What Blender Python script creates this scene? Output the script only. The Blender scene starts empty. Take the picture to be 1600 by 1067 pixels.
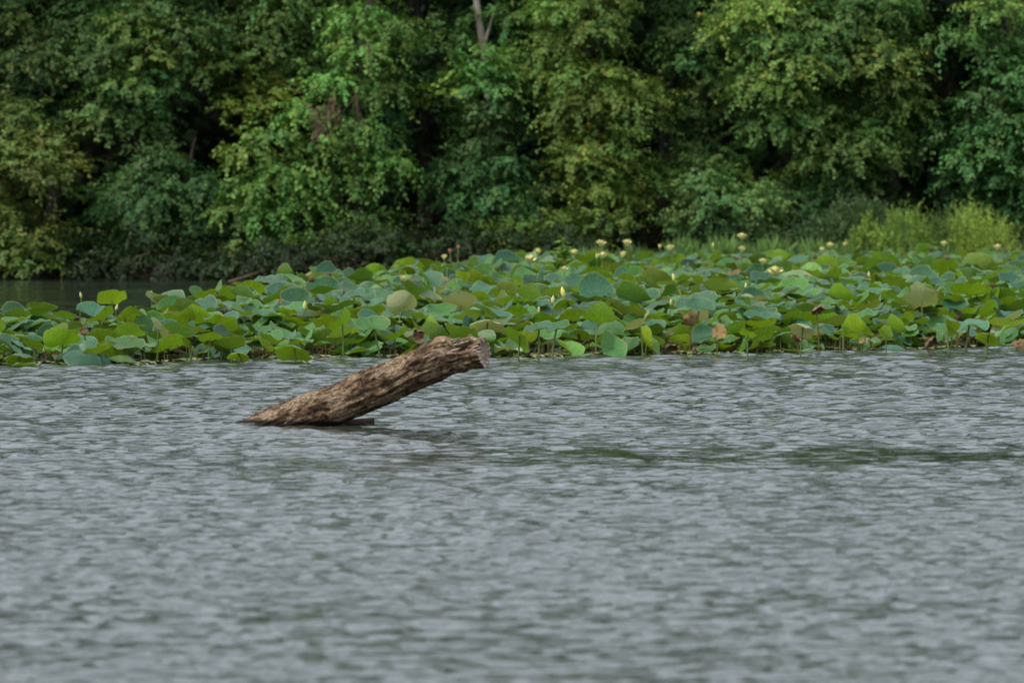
import bpy, math, random
import numpy as np
from mathutils import Vector, Matrix, noise as mnoise

sc = bpy.context.scene
R = math.radians
rng = np.random.default_rng(11)
random.seed(5)

# ------------------------------------------------------------------ camera
F = 8889.0            # focal length in pixels of a 1600 px wide frame (200 mm lens)
H = 2.4               # eye height above the lake
PITCH = math.atan(253.5 / F)
cam_d = bpy.data.cameras.new('camera')
cam = bpy.data.objects.new('camera', cam_d)
sc.collection.objects.link(cam)
cam.location = (0, 0, H)
cam.rotation_euler = (math.pi / 2 - PITCH, 0, 0)
cam_d.sensor_width = 36.0
cam_d.sensor_fit = 'HORIZONTAL'
cam_d.lens = 200.0
cam_d.clip_start = 0.5
cam_d.clip_end = 3000
cam_d.dof.use_dof = True
cam_d.dof.focus_distance = 65.0
cam_d.dof.aperture_fstop = 3.2
sc.camera = cam

# ------------------------------------------------------------------ sky and sun (bright overcast)
SUN_EL, SUN_AZ = R(52), R(-122)          # azimuth from +Y, clockwise: high on the left, a little behind the camera
w = bpy.data.worlds.new('World'); sc.world = w; w.use_nodes = True
nt = w.node_tree; nt.nodes.clear()
sky = nt.nodes.new('ShaderNodeTexSky'); sky.sky_type = 'NISHITA'; sky.sun_disc = False
sky.sun_elevation = SUN_EL; sky.sun_rotation = SUN_AZ
sky.dust_density = 6.0; sky.air_density = 1.2; sky.ozone_density = 1.0
hs = nt.nodes.new('ShaderNodeHueSaturation'); hs.inputs['Saturation'].default_value = 0.30
cl = nt.nodes.new('ShaderNodeMix'); cl.data_type = 'RGBA'; cl.inputs[0].default_value = 0.55   # even cloud deck over the blue
cl.inputs[7].default_value = (7.9, 8.9, 9.9, 1)
bg = nt.nodes.new('ShaderNodeBackground'); bg.inputs['Strength'].default_value = 0.122
wo = nt.nodes.new('ShaderNodeOutputWorld')
nt.links.new(sky.outputs[0], hs.inputs['Color']); nt.links.new(hs.outputs[0], cl.inputs[6])
nt.links.new(cl.outputs[2], bg.inputs['Color']); nt.links.new(bg.outputs[0], wo.inputs['Surface'])

sl = bpy.data.lights.new('sun', 'SUN'); sl.energy = 1.45; sl.angle = R(12); sl.color = (1.0, 0.965, 0.90)
so = bpy.data.objects.new('sun', sl); sc.collection.objects.link(so)
sd = Vector((math.sin(SUN_AZ) * math.cos(SUN_EL), math.cos(SUN_AZ) * math.cos(SUN_EL), math.sin(SUN_EL)))
so.rotation_euler = (-sd).to_track_quat('-Z', 'Y').to_euler()

vs = sc.view_settings
vs.view_transform = 'Standard'; vs.look = 'None'; vs.gamma = 1.0; vs.exposure = 0.55; vs.use_curve_mapping = False
sc.cycles.use_denoising = True
sc.cycles.max_bounces = 8
sc.cycles.diffuse_bounces = 4
sc.cycles.transmission_bounces = 6

# ------------------------------------------------------------------ helpers
CP, SP = math.cos(PITCH), math.sin(PITCH)
def at(px, py, d):
    """world point seen at photo pixel (px,py) whose ground distance is d"""
    a = (px - 800.0) / F; b = (533.5 - py) / F
    vy = CP + b * SP; vz = -SP + b * CP
    k = d / vy
    return Vector((a * k, d, H + vz * k))
def d_of(py, z):
    """distance at which height z is seen at pixel row py"""
    b = (533.5 - py) / F
    return (z - H) * (CP + b * SP) / (-SP + b * CP)

def link(o, parent=None):
    sc.collection.objects.link(o)
    if parent is not None: o.parent = parent
    return o
def mesh_from(name, V, Q, attrs=None, uv=None, smooth=True):
    """V (n,3), Q list/array of quads or tris (m,k)"""
    V = np.asarray(V, dtype=np.float32); Q = np.asarray(Q, dtype=np.int32)
    me = bpy.data.meshes.new(name)
    m, k = Q.shape
    me.vertices.add(len(V)); me.vertices.foreach_set('co', V.ravel())
    me.loops.add(m * k); me.loops.foreach_set('vertex_index', Q.ravel())
    me.polygons.add(m); me.polygons.foreach_set('loop_start', np.arange(0, m * k, k, dtype=np.int32))
    me.update(calc_edges=True)
    if smooth: me.polygons.foreach_set('use_smooth', np.ones(m, dtype=bool))
    if attrs is not None:
        a = me.color_attributes.new('tint', 'FLOAT_COLOR', 'POINT')
        c = np.ones((len(V), 4), dtype=np.float32); c[:, :3] = attrs
        a.data.foreach_set('color', c.ravel())
    if uv is not None:
        u = me.uv_layers.new(name='uv')
        u.data.foreach_set('uv', np.asarray(uv, dtype=np.float32)[Q.ravel()].ravel())
    return me
def obj(name, me, mat, parent=None):
    o = bpy.data.objects.new(name, me)
    if mat is not None and not me.materials: me.materials.append(mat)
    return link(o, parent)
def empty(name, loc, rz=0.0):
    o = bpy.data.objects.new(name, None); o.location = loc; o.rotation_euler = (0, 0, rz)
    o.empty_display_size = 0.2
    return link(o)
def tag(o, label, cat, group=None):
    o['label'] = label; o['category'] = cat
    if group: o['group'] = group
    return o

class Buf:
    """collects quads of several pieces into one mesh"""
    def __init__(s): s.V = []; s.Q = []; s.T = []; s.U = []; s.n = 0
    def add(s, V, Q, tint=None, uv=None):
        V = np.asarray(V, float); Q = np.asarray(Q, int)
        s.V.append(V); s.Q.append(Q + s.n); s.n += len(V)
        s.T.append(np.broadcast_to(np.ones(3) if tint is None else np.asarray(tint, float), (len(V), 3)))
        s.U.append(np.zeros((len(V), 2)) if uv is None else uv)
    def mesh(s, name, smooth=True):
        return mesh_from(name, np.concatenate(s.V), np.concatenate(s.Q), np.concatenate(s.T), np.concatenate(s.U), smooth)

def tube(P, rad, seg=8, rough=0.0, twist=0.0):
    """tapered tube along points P; returns V, Q, uv"""
    P = np.asarray(P, float); rad = np.asarray(rad, float); n = len(P)
    T = np.gradient(P, axis=0); T /= np.linalg.norm(T, axis=1)[:, None] + 1e-9
    ref = np.array([0.31, 0.17, 0.93]); 
    if abs(T[0] @ ref) > 0.9: ref = np.array([1.0, 0, 0.1])
    A = np.cross(T, ref); A /= np.linalg.norm(A, axis=1)[:, None] + 1e-9
    B = np.cross(T, A)
    th = np.linspace(0, 2 * math.pi, seg, endpoint=False)
    rr = rad[:, None] * (1 + rough * rng.normal(size=(n, seg)))
    V = P[:, None] + rr[..., None] * (A[:, None] * np.cos(th)[None, :, None] + B[:, None] * np.sin(th)[None, :, None])
    i = np.arange(n - 1)[:, None] * seg; j = np.arange(seg)[None]; j2 = (j + 1) % seg
    Q = np.stack([i + j, i + seg + j, i + seg + j2, i + j2], -1).reshape(-1, 4)
    L = np.concatenate([[0], np.cumsum(np.linalg.norm(np.diff(P, axis=0), axis=1))])
    uv = np.stack([np.broadcast_to(th[None] / 6.283, (n, seg)), np.broadcast_to(L[:, None], (n, seg))], -1).reshape(-1, 2)
    return V.reshape(-1, 3), Q, uv

# ------------------------------------------------------------------ materials
def newmat(name):
    m = bpy.data.materials.new(name); m.use_nodes = True
    n = m.node_tree; n.nodes.clear()
    out = n.nodes.new('ShaderNodeOutputMaterial')
    return m, n, out
def N(n, t, **kw):
    x = n.nodes.new(t)
    for k, v in kw.items(): setattr(x, k, v)
    return x
def mixc(n, fac, a, b, blend='MIX'):
    m = N(n, 'ShaderNodeMix', data_type='RGBA', blend_type=blend)
    for s, v in ((0, fac), (6, a), (7, b)):
        if hasattr(v, 'is_output'): n.links.new(v, m.inputs[s])
        else: m.inputs[s].default_value = v if s == 0 else (*v, 1)
    return m.outputs[2]
def mathn(n, op, a, b=None):
    m = N(n, 'ShaderNodeMath', operation=op)
    for s, v in ((0, a), (1, b)):
        if v is None: continue
        if hasattr(v, 'is_output'): n.links.new(v, m.inputs[s])
        else: m.inputs[s].default_value = v
    return m.outputs[0]
def ramp(n, fac, stops):
    r = N(n, 'ShaderNodeValToRGB'); n.links.new(fac, r.inputs[0])
    e = r.color_ramp.elements
    while len(e) < len(stops): e.new(0.5)
    for k, (p, c) in enumerate(stops):
        e[k].position = p; e[k].color = (*c, 1) if len(c) == 3 else c
    return r.outputs[0]
def noise(n, scale, detail=4, vec=None, rough=0.55):
    t = N(n, 'ShaderNodeTexNoise'); t.inputs['Scale'].default_value = scale; t.inputs['Detail'].default_value = detail
    t.inputs['Roughness'].default_value = rough
    if vec is not None: n.links.new(vec, t.inputs['Vector'])
    return t.outputs[0]

def foliage_mat(name, trans=0.30, rough=0.5, spec=0.25):
    m, n, out = newmat(name)
    a = N(n, 'ShaderNodeAttribute', attribute_name='tint')
    p = N(n, 'ShaderNodeBsdfPrincipled'); p.inputs['Roughness'].default_value = rough
    p.inputs['Specular IOR Level'].default_value = spec
    n.links.new(a.outputs['Color'], p.inputs['Base Color'])
    t = N(n, 'ShaderNodeBsdfTranslucent')
    n.links.new(mixc(n, 0.55, a.outputs['Color'], (1.0, 1.15, 0.45), 'MULTIPLY'), t.inputs['Color'])
    mx = N(n, 'ShaderNodeMixShader'); mx.inputs[0].default_value = trans
    n.links.new(p.outputs[0], mx.inputs[1]); n.links.new(t.outputs[0], mx.inputs[2]); n.links.new(mx.outputs[0], out.inputs[0])
    return m
M_LEAF = foliage_mat('tree_foliage')
M_GRASS = foliage_mat('marsh_grass', 0.35)

def bark_mat(name, dark, light, scale=6.0, bump=0.5):
    m, n, out = newmat(name)
    tc = N(n, 'ShaderNodeTexCoord'); mp = N(n, 'ShaderNodeMapping'); mp.inputs['Scale'].default_value = (1, 1, 0.25)
    n.links.new(tc.outputs['Object'], mp.inputs[0])
    f = noise(n, scale, 6, mp.outputs[0], 0.65)
    p = N(n, 'ShaderNodeBsdfPrincipled'); p.inputs['Roughness'].default_value = 0.9; p.inputs['Specular IOR Level'].default_value = 0.12
    n.links.new(ramp(n, f, [(0.3, dark), (0.7, light)]), p.inputs['Base Color'])
    b = N(n, 'ShaderNodeBump'); b.inputs['Strength'].default_value = bump; b.inputs['Distance'].default_value = 0.02
    n.links.new(f, b.inputs['Height']); n.links.new(b.outputs[0], p.inputs['Normal'])
    n.links.new(p.outputs[0], out.inputs[0])
    return m
M_BARK = bark_mat('tree_bark', (0.022, 0.018, 0.014), (0.065, 0.052, 0.04))
M_PALEBARK = bark_mat('pale_bark', (0.16, 0.13, 0.10), (0.36, 0.31, 0.25), 4.0)
M_TWIG = bark_mat('dry_twig', (0.05, 0.036, 0.025), (0.16, 0.115, 0.08), 12.0)

# ================================================================== GROUND AND LAKE
def bank_d(x, d=None):
    """shoreline distance for a given world x"""
    px = 800 + x / 136.0 * F
    b = np.interp(px, [-3000, 0, 330, 480, 640, 900, 4000], [137, 136.5, 136.0, 133.5, 133.0, 133.5, 133.5])
    return b + 0.25 * np.sin(x * 1.7) + 0.15 * np.sin(x * 4.1 + 1)
xs = np.concatenate([[-900, -300, -120, -60], np.linspace(-36, 36, 121), [60, 120, 300, 900]])
ds = np.concatenate([[-300, -50, 20, 70, 110, 126], np.linspace(130, 150, 81), [155, 162, 175, 200, 260, 400, 900, 1500]])
X, D = np.meshgrid(xs, ds)
b = bank_d(X)
t = D - b
Z = np.interp(t, [-4, -1.0, 0.0, 0.35, 1.2, 5, 14, 40, 120, 900], [-0.9, -0.45, -0.06, 0.22, 0.35, 0.7, 1.6, 14, 40, 80])
Z = Z + np.where(t > -0.5, 0.07 * np.sin(X * 3.1 + D) + 0.05 * np.sin(X * 7.3 - 2 * D), 0) * np.clip(1.5 - abs(X) / 40, 0, 1)
V = np.stack([X, D, Z], -1).reshape(-1, 3)
nx, nd = len(xs), len(ds)
i = np.arange(nd - 1)[:, None] * nx; j = np.arange(nx - 1)[None]
Q = np.stack([i + j, i + j + 1, i + nx + j + 1, i + nx + j], -1).reshape(-1, 4)
m, n, out = newmat('bank_mud')
tc = N(n, 'ShaderNodeTexCoord')
f = noise(n, 1.5, 8, tc.outputs['Object'], 0.65)
p = N(n, 'ShaderNodeBsdfPrincipled'); p.inputs['Roughness'].default_value = 0.95; p.inputs['Specular IOR Level'].default_value = 0.05
n.links.new(ramp(n, f, [(0.3, (0.008, 0.006, 0.004)), (0.55, (0.017, 0.013, 0.009)), (0.75, (0.020, 0.024, 0.012))]), p.inputs['Base Color'])
bp = N(n, 'ShaderNodeBump'); bp.inputs['Distance'].default_value = 0.08; n.links.new(noise(n, 6, 8, tc.outputs['Object']), bp.inputs['Height'])
n.links.new(bp.outputs[0], p.inputs['Normal']); n.links.new(p.outputs[0], out.inputs[0])
ground = obj('ground', mesh_from('ground', V, Q), m); ground['kind'] = 'structure'

# lotus bed outline (by photo column) : front and back distance
PXF = [-500, 0, 200, 400, 620, 800, 1000, 1200, 1400, 1600, 2200]
DF = [d_of(y, 0) for y in (573, 569, 566, 559, 556, 556, 553, 549, 545, 538, 530)]
PXB = [-500, 0, 150, 260, 330, 380, 450, 560, 640, 720, 800, 900, 1000, 2200]
DB = [79, 79, 79.5, 81.5, 84.5, 90.0, 97.0, 103.0, 108.0, 115.0, 124.0, 130.0, 133.0, 133.5]
front_d = lambda px: np.interp(px, PXF, DF)
back_d = lambda px: np.interp(px, PXB, DB)

# ---- lake surface: real wavelets
dr = [22.0]
while dr[-1] < 141:
    dd = dr[-1]
    dr.append(dd * (1 + (0.00140 if dd < 84 else 0.0022)))
dr = np.array(dr)
pxs = np.linspace(-330, 1930, 380)
ang = (pxs - 800) / F
Dg = np.repeat(dr[:, None], len(pxs), 1); Xg = Dg * ang[None] + 2.6 * (ang / ang[-1])[None]
PXg = 800 + Xg / Dg * F
spac = Dg * 0.0011 + 0.010
wr = np.random.default_rng(3)
def lowfreq(x, y, seed, sx, sy, k=7):
    r = np.random.default_rng(seed); o = 0
    for _ in range(k):
        a, bb = r.normal(0, 1 / sx), r.normal(0, 1 / sy)
        o = o + np.sin(a * x * 6.28 + bb * y * 6.28 + r.uniform(0, 6.28))
    return o / math.sqrt(k / 2)
Hg = np.zeros_like(Dg)
NW = 84
for k in range(NW):
    lam = 0.075 * (0.60 / 0.075) ** ((k + wr.uniform(0, 1)) / NW)
    th = wr.normal(R(6), R(30))
    kx, ky = math.sin(th) * 6.283 / lam, math.cos(th) * 6.283 / lam
    s = 0.215 * math.sqrt(2.0 / NW) * (1.2 if lam < 0.28 else 0.50)
    wgt = np.clip((lam / spac - 2.2) / 2.0, 0, 1)
    grp = np.clip(0.75 + 0.45 * lowfreq(Xg, Dg, 100 + k, lam * 7, lam * 9, 3), 0.05, 2)
    ph = kx * Xg + ky * Dg + wr.uniform(0, 6.283) + 0.5 * lowfreq(Xg, Dg, 300 + k, 3.0, 4.0, 2)
    Hg += wgt * grp * s * lam / 6.283 * np.sin(ph)
# wind pattern: rougher and calmer stretches
patch = lowfreq(Xg, Dg, 41, 7.0, 10.0, 6)
calm = np.exp(-((Dg - 48.8 - 0.22 * Xg) / 2.3) ** 4) * np.clip((Xg + 2.4 + 0.5 * patch) / 1.4, 0, 1)      # slick crossing the picture
calm = calm * np.clip(0.85 + 0.30 * lowfreq(Xg, Dg, 58, 2.2, 1.6, 5), 0.3, 1.0)
calm = np.maximum(calm, 0.62 * np.clip((34.5 - Dg + 1.2 * patch) / 3.0, 0, 1))
calm = np.maximum(calm, 0.45 * np.clip(patch - 1.0, 0, 1))
gust = np.interp(Dg, [22, 36, 44, 54, 66, 139], [1.15, 1.35, 1.45, 2.1, 3.0, 3.0]) * (1 + 0.12 * patch) * (1 - 0.60 * calm)
ruffle = 1 - calm
fd = front_d(PXg); bdd = back_d(PXg)
inbed = np.clip((Dg - fd + 1.2) / 2.4, 0, 1)
beyond = np.clip((Dg - bdd + 3) / 5, 0, 1)
far_amp = 0.12 + 3.4 * np.clip(lowfreq(Xg, Dg, 77, 9.0, 6.0, 6) - 0.2, 0, .9)
amp = gust * (1 - inbed * 0.93)
amp = amp * (1 - beyond) + far_amp * beyond
edge = np.minimum(np.minimum(np.arange(len(pxs)), np.arange(len(pxs))[::-1])[None] / 6.0, np.minimum(np.arange(len(dr)), np.arange(len(dr))[::-1])[:, None] / 6.0)
Hg *= np.clip(amp, 0.02, 3.2) * np.clip(edge, 0, 1)
V = np.stack([Xg, Dg, Hg], -1).reshape(-1, 3)
nc, nr = len(pxs), len(dr)
i = np.arange(nr - 1)[:, None] * nc; j = np.arange(nc - 1)[None]
Q = np.stack([i + j, i + j + 1, i + nc + j + 1, i + nc + j], -1).reshape(-1, 4)
# flat water around the rippled stretch, butted to its border
a0, a1 = ang[0], ang[-1]; d0, d1 = dr[0], dr[-1]
BW = 900
ex = np.array([[-BW, -300, 0], [BW, -300, 0], [BW, d0, 0], [-BW, d0, 0],
               [Xg[0, 0], d0, 0], [Xg[0, -1], d0, 0], [Xg[-1, 0], d1, 0], [Xg[-1, -1], d1, 0], [-BW, d1, 0], [BW, d1, 0]], float)
o0 = len(V)
V = np.concatenate([V, ex])
EQ = np.array([[0, 1, 2, 3], [3, 4, 6, 8], [5, 2, 9, 7]]) + o0
Q = np.concatenate([Q, EQ])
m, n, out = newmat('lake_water')
tc = N(n, 'ShaderNodeTexCoord'); mp = N(n, 'ShaderNodeMapping'); mp.inputs['Scale'].default_value = (0.8, 1.0, 1.0)
n.links.new(tc.outputs['Object'], mp.inputs[0])
p = N(n, 'ShaderNodeBsdfPrincipled')
p.inputs['Base Color'].default_value = (0.020, 0.026, 0.020, 1); at_ = N(n, 'ShaderNodeAttribute', attribute_name='tint')      # wind-ruffled water is rougher than the slicks
mr = N(n, 'ShaderNodeMapRange'); mr.inputs['To Min'].default_value = 0.035; mr.inputs['To Max'].default_value = 0.085
n.links.new(at_.outputs['Fac'], mr.inputs[0]); n.links.new(mr.outputs[0], p.inputs['Roughness'])
p.inputs['IOR'].default_value = 1.333
bp = N(n, 'ShaderNodeBump'); bp.inputs['Strength'].default_value = 1.0; bp.inputs['Distance'].default_value = 0.013
ms = N(n, 'ShaderNodeMapRange'); ms.inputs['To Min'].default_value = 0.5; ms.inputs['To Max'].default_value = 1.0
n.links.new(at_.outputs['Fac'], ms.inputs[0]); n.links.new(ms.outputs[0], bp.inputs['Strength'])
n.links.new(noise(n, 11.0, 3, mp.outputs[0]), bp.inputs['Height'])
n.links.new(bp.outputs[0], p.inputs['Normal'])
n.links.new(p.outputs[0], out.inputs[0])
rf_ = np.concatenate([(ruffle * (1 - inbed) * (1 - beyond) + beyond * np.clip(far_amp / 2 - .1, 0, 1)).ravel(), np.full(len(ex), 1.0)])[:, None]
lake = obj('lake_water', mesh_from('lake_water', V, Q, np.repeat(rf_, 3, 1)), m); lake['kind'] = 'structure'

# ================================================================== TREES
UP = np.array([0, 0, 1.0])
def unit(a): return a / (np.linalg.norm(a, axis=-1, keepdims=True) + 1e-9)

def leaf_quads(P, A, Nn, L, W, fold=0.18):
    """P base points, A axis, Nn normal; returns V (4n,3), Q (n,4)"""
    A = unit(A); S = unit(np.cross(A, Nn)); Nn = np.cross(S, A)
    L = L[:, None]; W = W[:, None]
    b = P; tip = P + A * L - Nn * L * 0.12
    l = P + A * L * 0.48 + S * W * 0.5 + Nn * L * fold * 0.4
    r = P + A * L * 0.48 - S * W * 0.5 + Nn * L * fold * 0.4
    V = np.stack([b, r, tip, l], 1).reshape(-1, 3)
    return V, np.arange(len(P) * 4).reshape(-1, 4)

def lobe(C, rad, leaf=0.13, dens=1.0, droop=0.5, tint=(0.08, 0.12, 0.04), var=0.25, flat=1.0, leaves=16):
    """one bough of foliage: sprays of leaves standing on an uneven ellipsoid"""
    C = np.asarray(C, float); rad = np.asarray(rad, float)
    area = 4 * math.pi * ((rad[0] * rad[1]) ** 1.6 / 3 + (rad[0] * rad[2]) ** 1.6 / 3 + (rad[1] * rad[2]) ** 1.6 / 3) ** (1 / 1.6)
    leaf = leaf * 0.86 if leaf < 0.2 else leaf
    ns = max(10, int(15.5 * area * dens * (0.13 / leaf) ** 2))
    u = unit(rng.normal(size=(ns, 3)))
    u[:, 2] = np.where(u[:, 2] < -0.35, -u[:, 2] * 0.6, u[:, 2]); u = unit(u)
    ph = rng.uniform(0, 6.28, (4, 3)); fr = rng.uniform(2.0, 4.5, (4, 3))
    bump = sum(np.sin((u * fr[k] + ph[k]).sum(1) * 1.6) for k in range(4)) * 0.16
    rr = (1.0 - np.abs(rng.normal(0, 0.26, ns))).clip(0.2, 1.0) * (1 + bump)
    O = C + u * rad * rr[:, None]
    outw = unit(u * np.array([1, 1, 0.7]) / rad)
    sdir = unit(outw + rng.normal(0, 0.35, (ns, 3)) - UP * droop * 0.7)
    sl = rng.uniform(0.6, 1.6, ns) * leaf * 3.6
    far_ = rng.uniform(size=ns) < .12                  # stray sprays reaching out of the mass
    O = O + (u * rad * .25) * far_[:, None]; sl = sl * np.where(far_, 1.7, 1.0)
    shade = rng.normal(0, 1, ns)
    K = leaves
    tt = (np.arange(K) + rng.uniform(-0.3, 0.3, (ns, K))) / K
    side = np.where(np.arange(K) % 2 == 0, 1.0, -1.0)[None, :] * np.ones((ns, 1))
    sv = unit(np.cross(sdir, UP) + 1e-3)
    P = O[:, None] + sdir[:, None] * (tt * sl[:, None])[..., None] - UP * (droop * 0.55 * (tt ** 2) * sl[:, None])[..., None]
    P = P + rng.normal(0, leaf * 0.28, P.shape)
    A = sdir[:, None] * 0.55 + sv[:, None] * (side * 0.75)[..., None] - UP * (0.35 + 0.35 * droop) + rng.normal(0, 0.35, P.shape)
    Nn = UP * 0.9 + outw[:, None] * 1.25 + rng.normal(0, 0.45, P.shape)
    n = ns * K
    L = leaf * rng.uniform(0.7, 1.25, n); W = L * rng.uniform(0.5, 0.72, n)
    V, Q = leaf_quads(P.reshape(-1, 3), A.reshape(-1, 3), Nn.reshape(-1, 3), L, W)
    t = np.asarray(tint, float) * np.array([1.28, 1.55, 1.14])
    lv = np.exp(var * 0.55 * np.repeat(shade, K) + var * rng.normal(0, 0.6, n))[:, None]
    hue = (0.12 * np.repeat(rng.normal(0, 1, ns), K) + 0.08 * rng.normal(0, 1, n))[:, None]
    c = t * lv * np.concatenate([1 + hue, np.ones_like(hue), 1 - hue * 0.5], 1)
    return V, Q, np.repeat(np.clip(c, 0.004, 0.6), 4, 0)

def polyline(p, q, sag=0.0, n=7, wob=0.06):
    p = np.asarray(p, float); q = np.asarray(q, float)
    t = np.linspace(0, 1, n)[:, None]
    P = p + (q - p) * t
    P[:, 2] += (sag * np.sin(np.pi * t[:, 0]))
    L = np.linalg.norm(q - p)
    wv = rng.normal(0, wob * L / 3, (n, 3)); wv[0] = 0; wv[-1] = 0
    return P + wv

GAPS = [(668, 345, 60, 58), (1468, 90, 46, 140), (1440, 215, 36, 70), (135, 330, 46, 90), (295, 210, 60, 50), (1010, 85, 54, 54), (1030, 345, 38, 56), (690, 195, 50, 50), (1140, 110, 36, 60), (1200, 255, 40, 50), (330, 175, 40, 32), (700, 80, 40, 30), (1060, 250, 30, 40), (130, 150, 40, 40), (648, 250, 28, 140), (1036, 200, 28, 150), (846, 230, 20, 80), (1150, 210, 26, 80), (340, 240, 26, 60)]   # dark openings between the crowns
def make_tree(label, base_px, d, lobes, tint, leaf=0.13, droop=0.5, dens=1.0, trunk_r=0.16, top=13.0, var=0.25, upper=6, name='broadleaf_tree', bark=None):
    """lobes: (px, py, rx_px, ry_px, depth offset[, tint multiplier])"""
    bark = bark or M_BARK
    tint = 0.75 * np.asarray(tint) + 0.25 * np.array([0.074, 0.116, 0.036])      # one wood: kinds differ only a little in hue
    x0 = (base_px - 800) / F * d
    gz = float(np.interp(d - bank_d(np.array(x0)), [-1, 0, 0.35, 1.2, 5, 14], [-0.45, -0.06, 0.22, 0.35, 0.7, 1.6])) - 0.12
    root = empty(name, (x0, d, gz))
    tag(root, label, 'tree')
    o = np.array([x0, d, gz])
    s = d / F
    # trunk
    tp = polyline((0, 0, 0), (rng.normal(0, 0.5), rng.normal(0.3, 0.3), top * 0.9), 0, 12, 0.05)
    Vv, Qq, uv = tube(tp, np.linspace(trunk_r, 0.03, 12) * np.array([1.35] + [1] * 11), 10, 0.05)
    obj('trunk', mesh_from('trunk', Vv, Qq, None, uv), bark, root)
    B = Buf()
    for lb in lobes:
        px, py, rx, ry, dd = lb[:5]
        if len(lb) < 6 and any(((px - gx) / ga) ** 2 + ((py - gy) / gb) ** 2 < 1 for gx, gy, ga, gb in GAPS): continue
        mul = np.array(lb[5]) if len(lb) > 5 else np.ones(3)
        c = np.array(at(px, py, d + dd)) - o
        rad = np.array([rx * s, 0.5 * (rx + ry) * s * 0.9, ry * s])
        tn = np.asarray(tint) * mul * np.exp(rng.normal(0, 0.17)) * np.array([np.exp(rng.normal(0, 0.10)), 1, 1])
        B.add(*lobe(c, rad, leaf, dens, droop, tn, var))
        # limb from the trunk into the bough
        hz = np.clip(c[2] - 0.35 * math.hypot(c[0], c[1]), 0.25, top * 0.85)
        k = int(np.clip(hz / (top * 0.9) * 11, 0, 11))
        lp = polyline(tp[k], c, 0.25, 6, 0.08)
        Vv, Qq, uv = tube(lp, np.linspace(trunk_r * 0.38 * (1 - k / 16), 0.012, 6), 6, 0.04)
        obj('limb', mesh_from('limb', Vv, Qq, None, uv), bark, root)
    for k in range(upper):                       # the crown above the frame
        a = rng.uniform(0, 6.28); z = rng.uniform(7.2, top)
        rr_ = 1.9 * math.sqrt(max(0.15, 1 - ((z - 8.5) / (top - 7)) ** 2))
        c = np.array([tp[-1][0] * z / top + rr_ * math.cos(a), rr_ * math.sin(a) * 0.8 + 1.6, z])
        B.add(*lobe(c, (1.5, 1.5, 1.1), 0.34, 0.9, 0.4, np.asarray(tint) * 0.95, var, leaves=12))
    obj('crown', B.mesh('crown', False), M_LEAF, root)
    return root

def env(cx, cy, hw, hh, n, depth=1.6, r=(34, 60), flat=0.78, seed=0):
    """boughs spread over the front of a crown outline given in photo pixels"""
    rg = np.random.default_rng(seed); out = []; tries = 0; mind = 1.25 / math.sqrt(n)
    while len(out) < n and tries < 4000:
        tries += 1
        u, v = rg.uniform(-1, 1, 2)
        if u * u + v * v > 1: continue
        if any((u - a) ** 2 + (v - b_) ** 2 < mind ** 2 for a, b_, *_ in out):
            mind *= 0.998; continue
        q = math.sqrt(max(0, 1 - u * u - v * v))
        rx = rg.uniform(*r) * rg.uniform(.68, 1.22)
        out.append((u, v, cx + u * hw, cy + v * hh, rx, rx * flat * rg.uniform(0.62, 1.15), -depth * q + rg.uniform(-0.3, 0.3)))
    return [o_[2:] for o_ in out]

OLIVE = (0.112, 0.124, 0.034); DEEP = (0.040, 0.075, 0.030); MID = (0.070, 0.115, 0.038)
LIME = (0.100, 0.155, 0.040); BLUE = (0.044, 0.088, 0.036); GOLD = (0.150, 0.150, 0.034)
YEL = (1.45, 1.1, 0.7)

make_tree('olive-yellow tree leaning over the water at the left edge', 10, 137.6,
          env(25, 300, 85, 120, 13, 1.4, (28, 46), seed=1) + [(60, 415, 34, 15, -1.4), (20, 400, 40, 22, -1.3), (105, 335, 26, 20, -1.2), (95, 260, 30, 24, -0.9)],
          OLIVE, 0.13, 0.35, trunk_r=0.1, top=4.3, upper=0)
make_tree('dark green tree with brownish sprays in the upper left corner', 70, 142.5,
          env(60, 70, 150, 120, 15, 1.8, (38, 62), seed=2) + [(70, 105, 40, 20, -1.8, (1.35, 1.05, 0.8)), (20, 40, 45, 25, -1.7, (1.5, 1.3, 1))],
          (0.046, 0.076, 0.028), 0.13, 0.5)
make_tree('mid-green tree with lighter upper sprays, left of the broad drooping tree', 235, 141.0,
          env(240, 120, 105, 150, 18, 1.6, (34, 54), seed=3) + [(232, 95, 40, 20, -1.9, (1.5, 1.3, 1)), (205, 135, 42, 16, -2.0, (1.4, 1.25, 1)), (200, 40, 34, 18, -1.7, (1.4, 1.25, 1))],  # brighter tints on the last boughs paint in the crown's highlights
          (0.058, 0.098, 0.034), 0.12, 0.45)
make_tree('low blue-green tree with a dense rounded crown above the left bank', 265, 139.2,
          env(250, 320, 115, 85, 17, 1.3, (30, 48), seed=4) + [(130, 412, 40, 18, -1.6), (195, 420, 42, 14, -1.9), (260, 424, 40, 14, -2.0), (160, 390, 46, 22, -0.8), (230, 400, 40, 20, -1.0), (300, 395, 36, 20, -1.1, (1.6, 1.2, 1)), (330, 300, 32, 24, -1.0)],
          BLUE, 0.11, 0.6, trunk_r=0.1, top=3.3, upper=0)
make_tree('light olive-green tree with an orange-tipped low spray, top left of centre', 430, 142.2,
          env(430, 50, 135, 75, 15, 1.6, (34, 56), seed=5) + [(375, 170, 36, 18, -2.2, YEL), (420, 150, 40, 16, -2.0, (1.5, 1.2, 0.8)), (360, 105, 40, 20, -2.0, (1.25, 1.2, 1))],
          (0.095, 0.125, 0.038), 0.12, 0.45)
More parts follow.
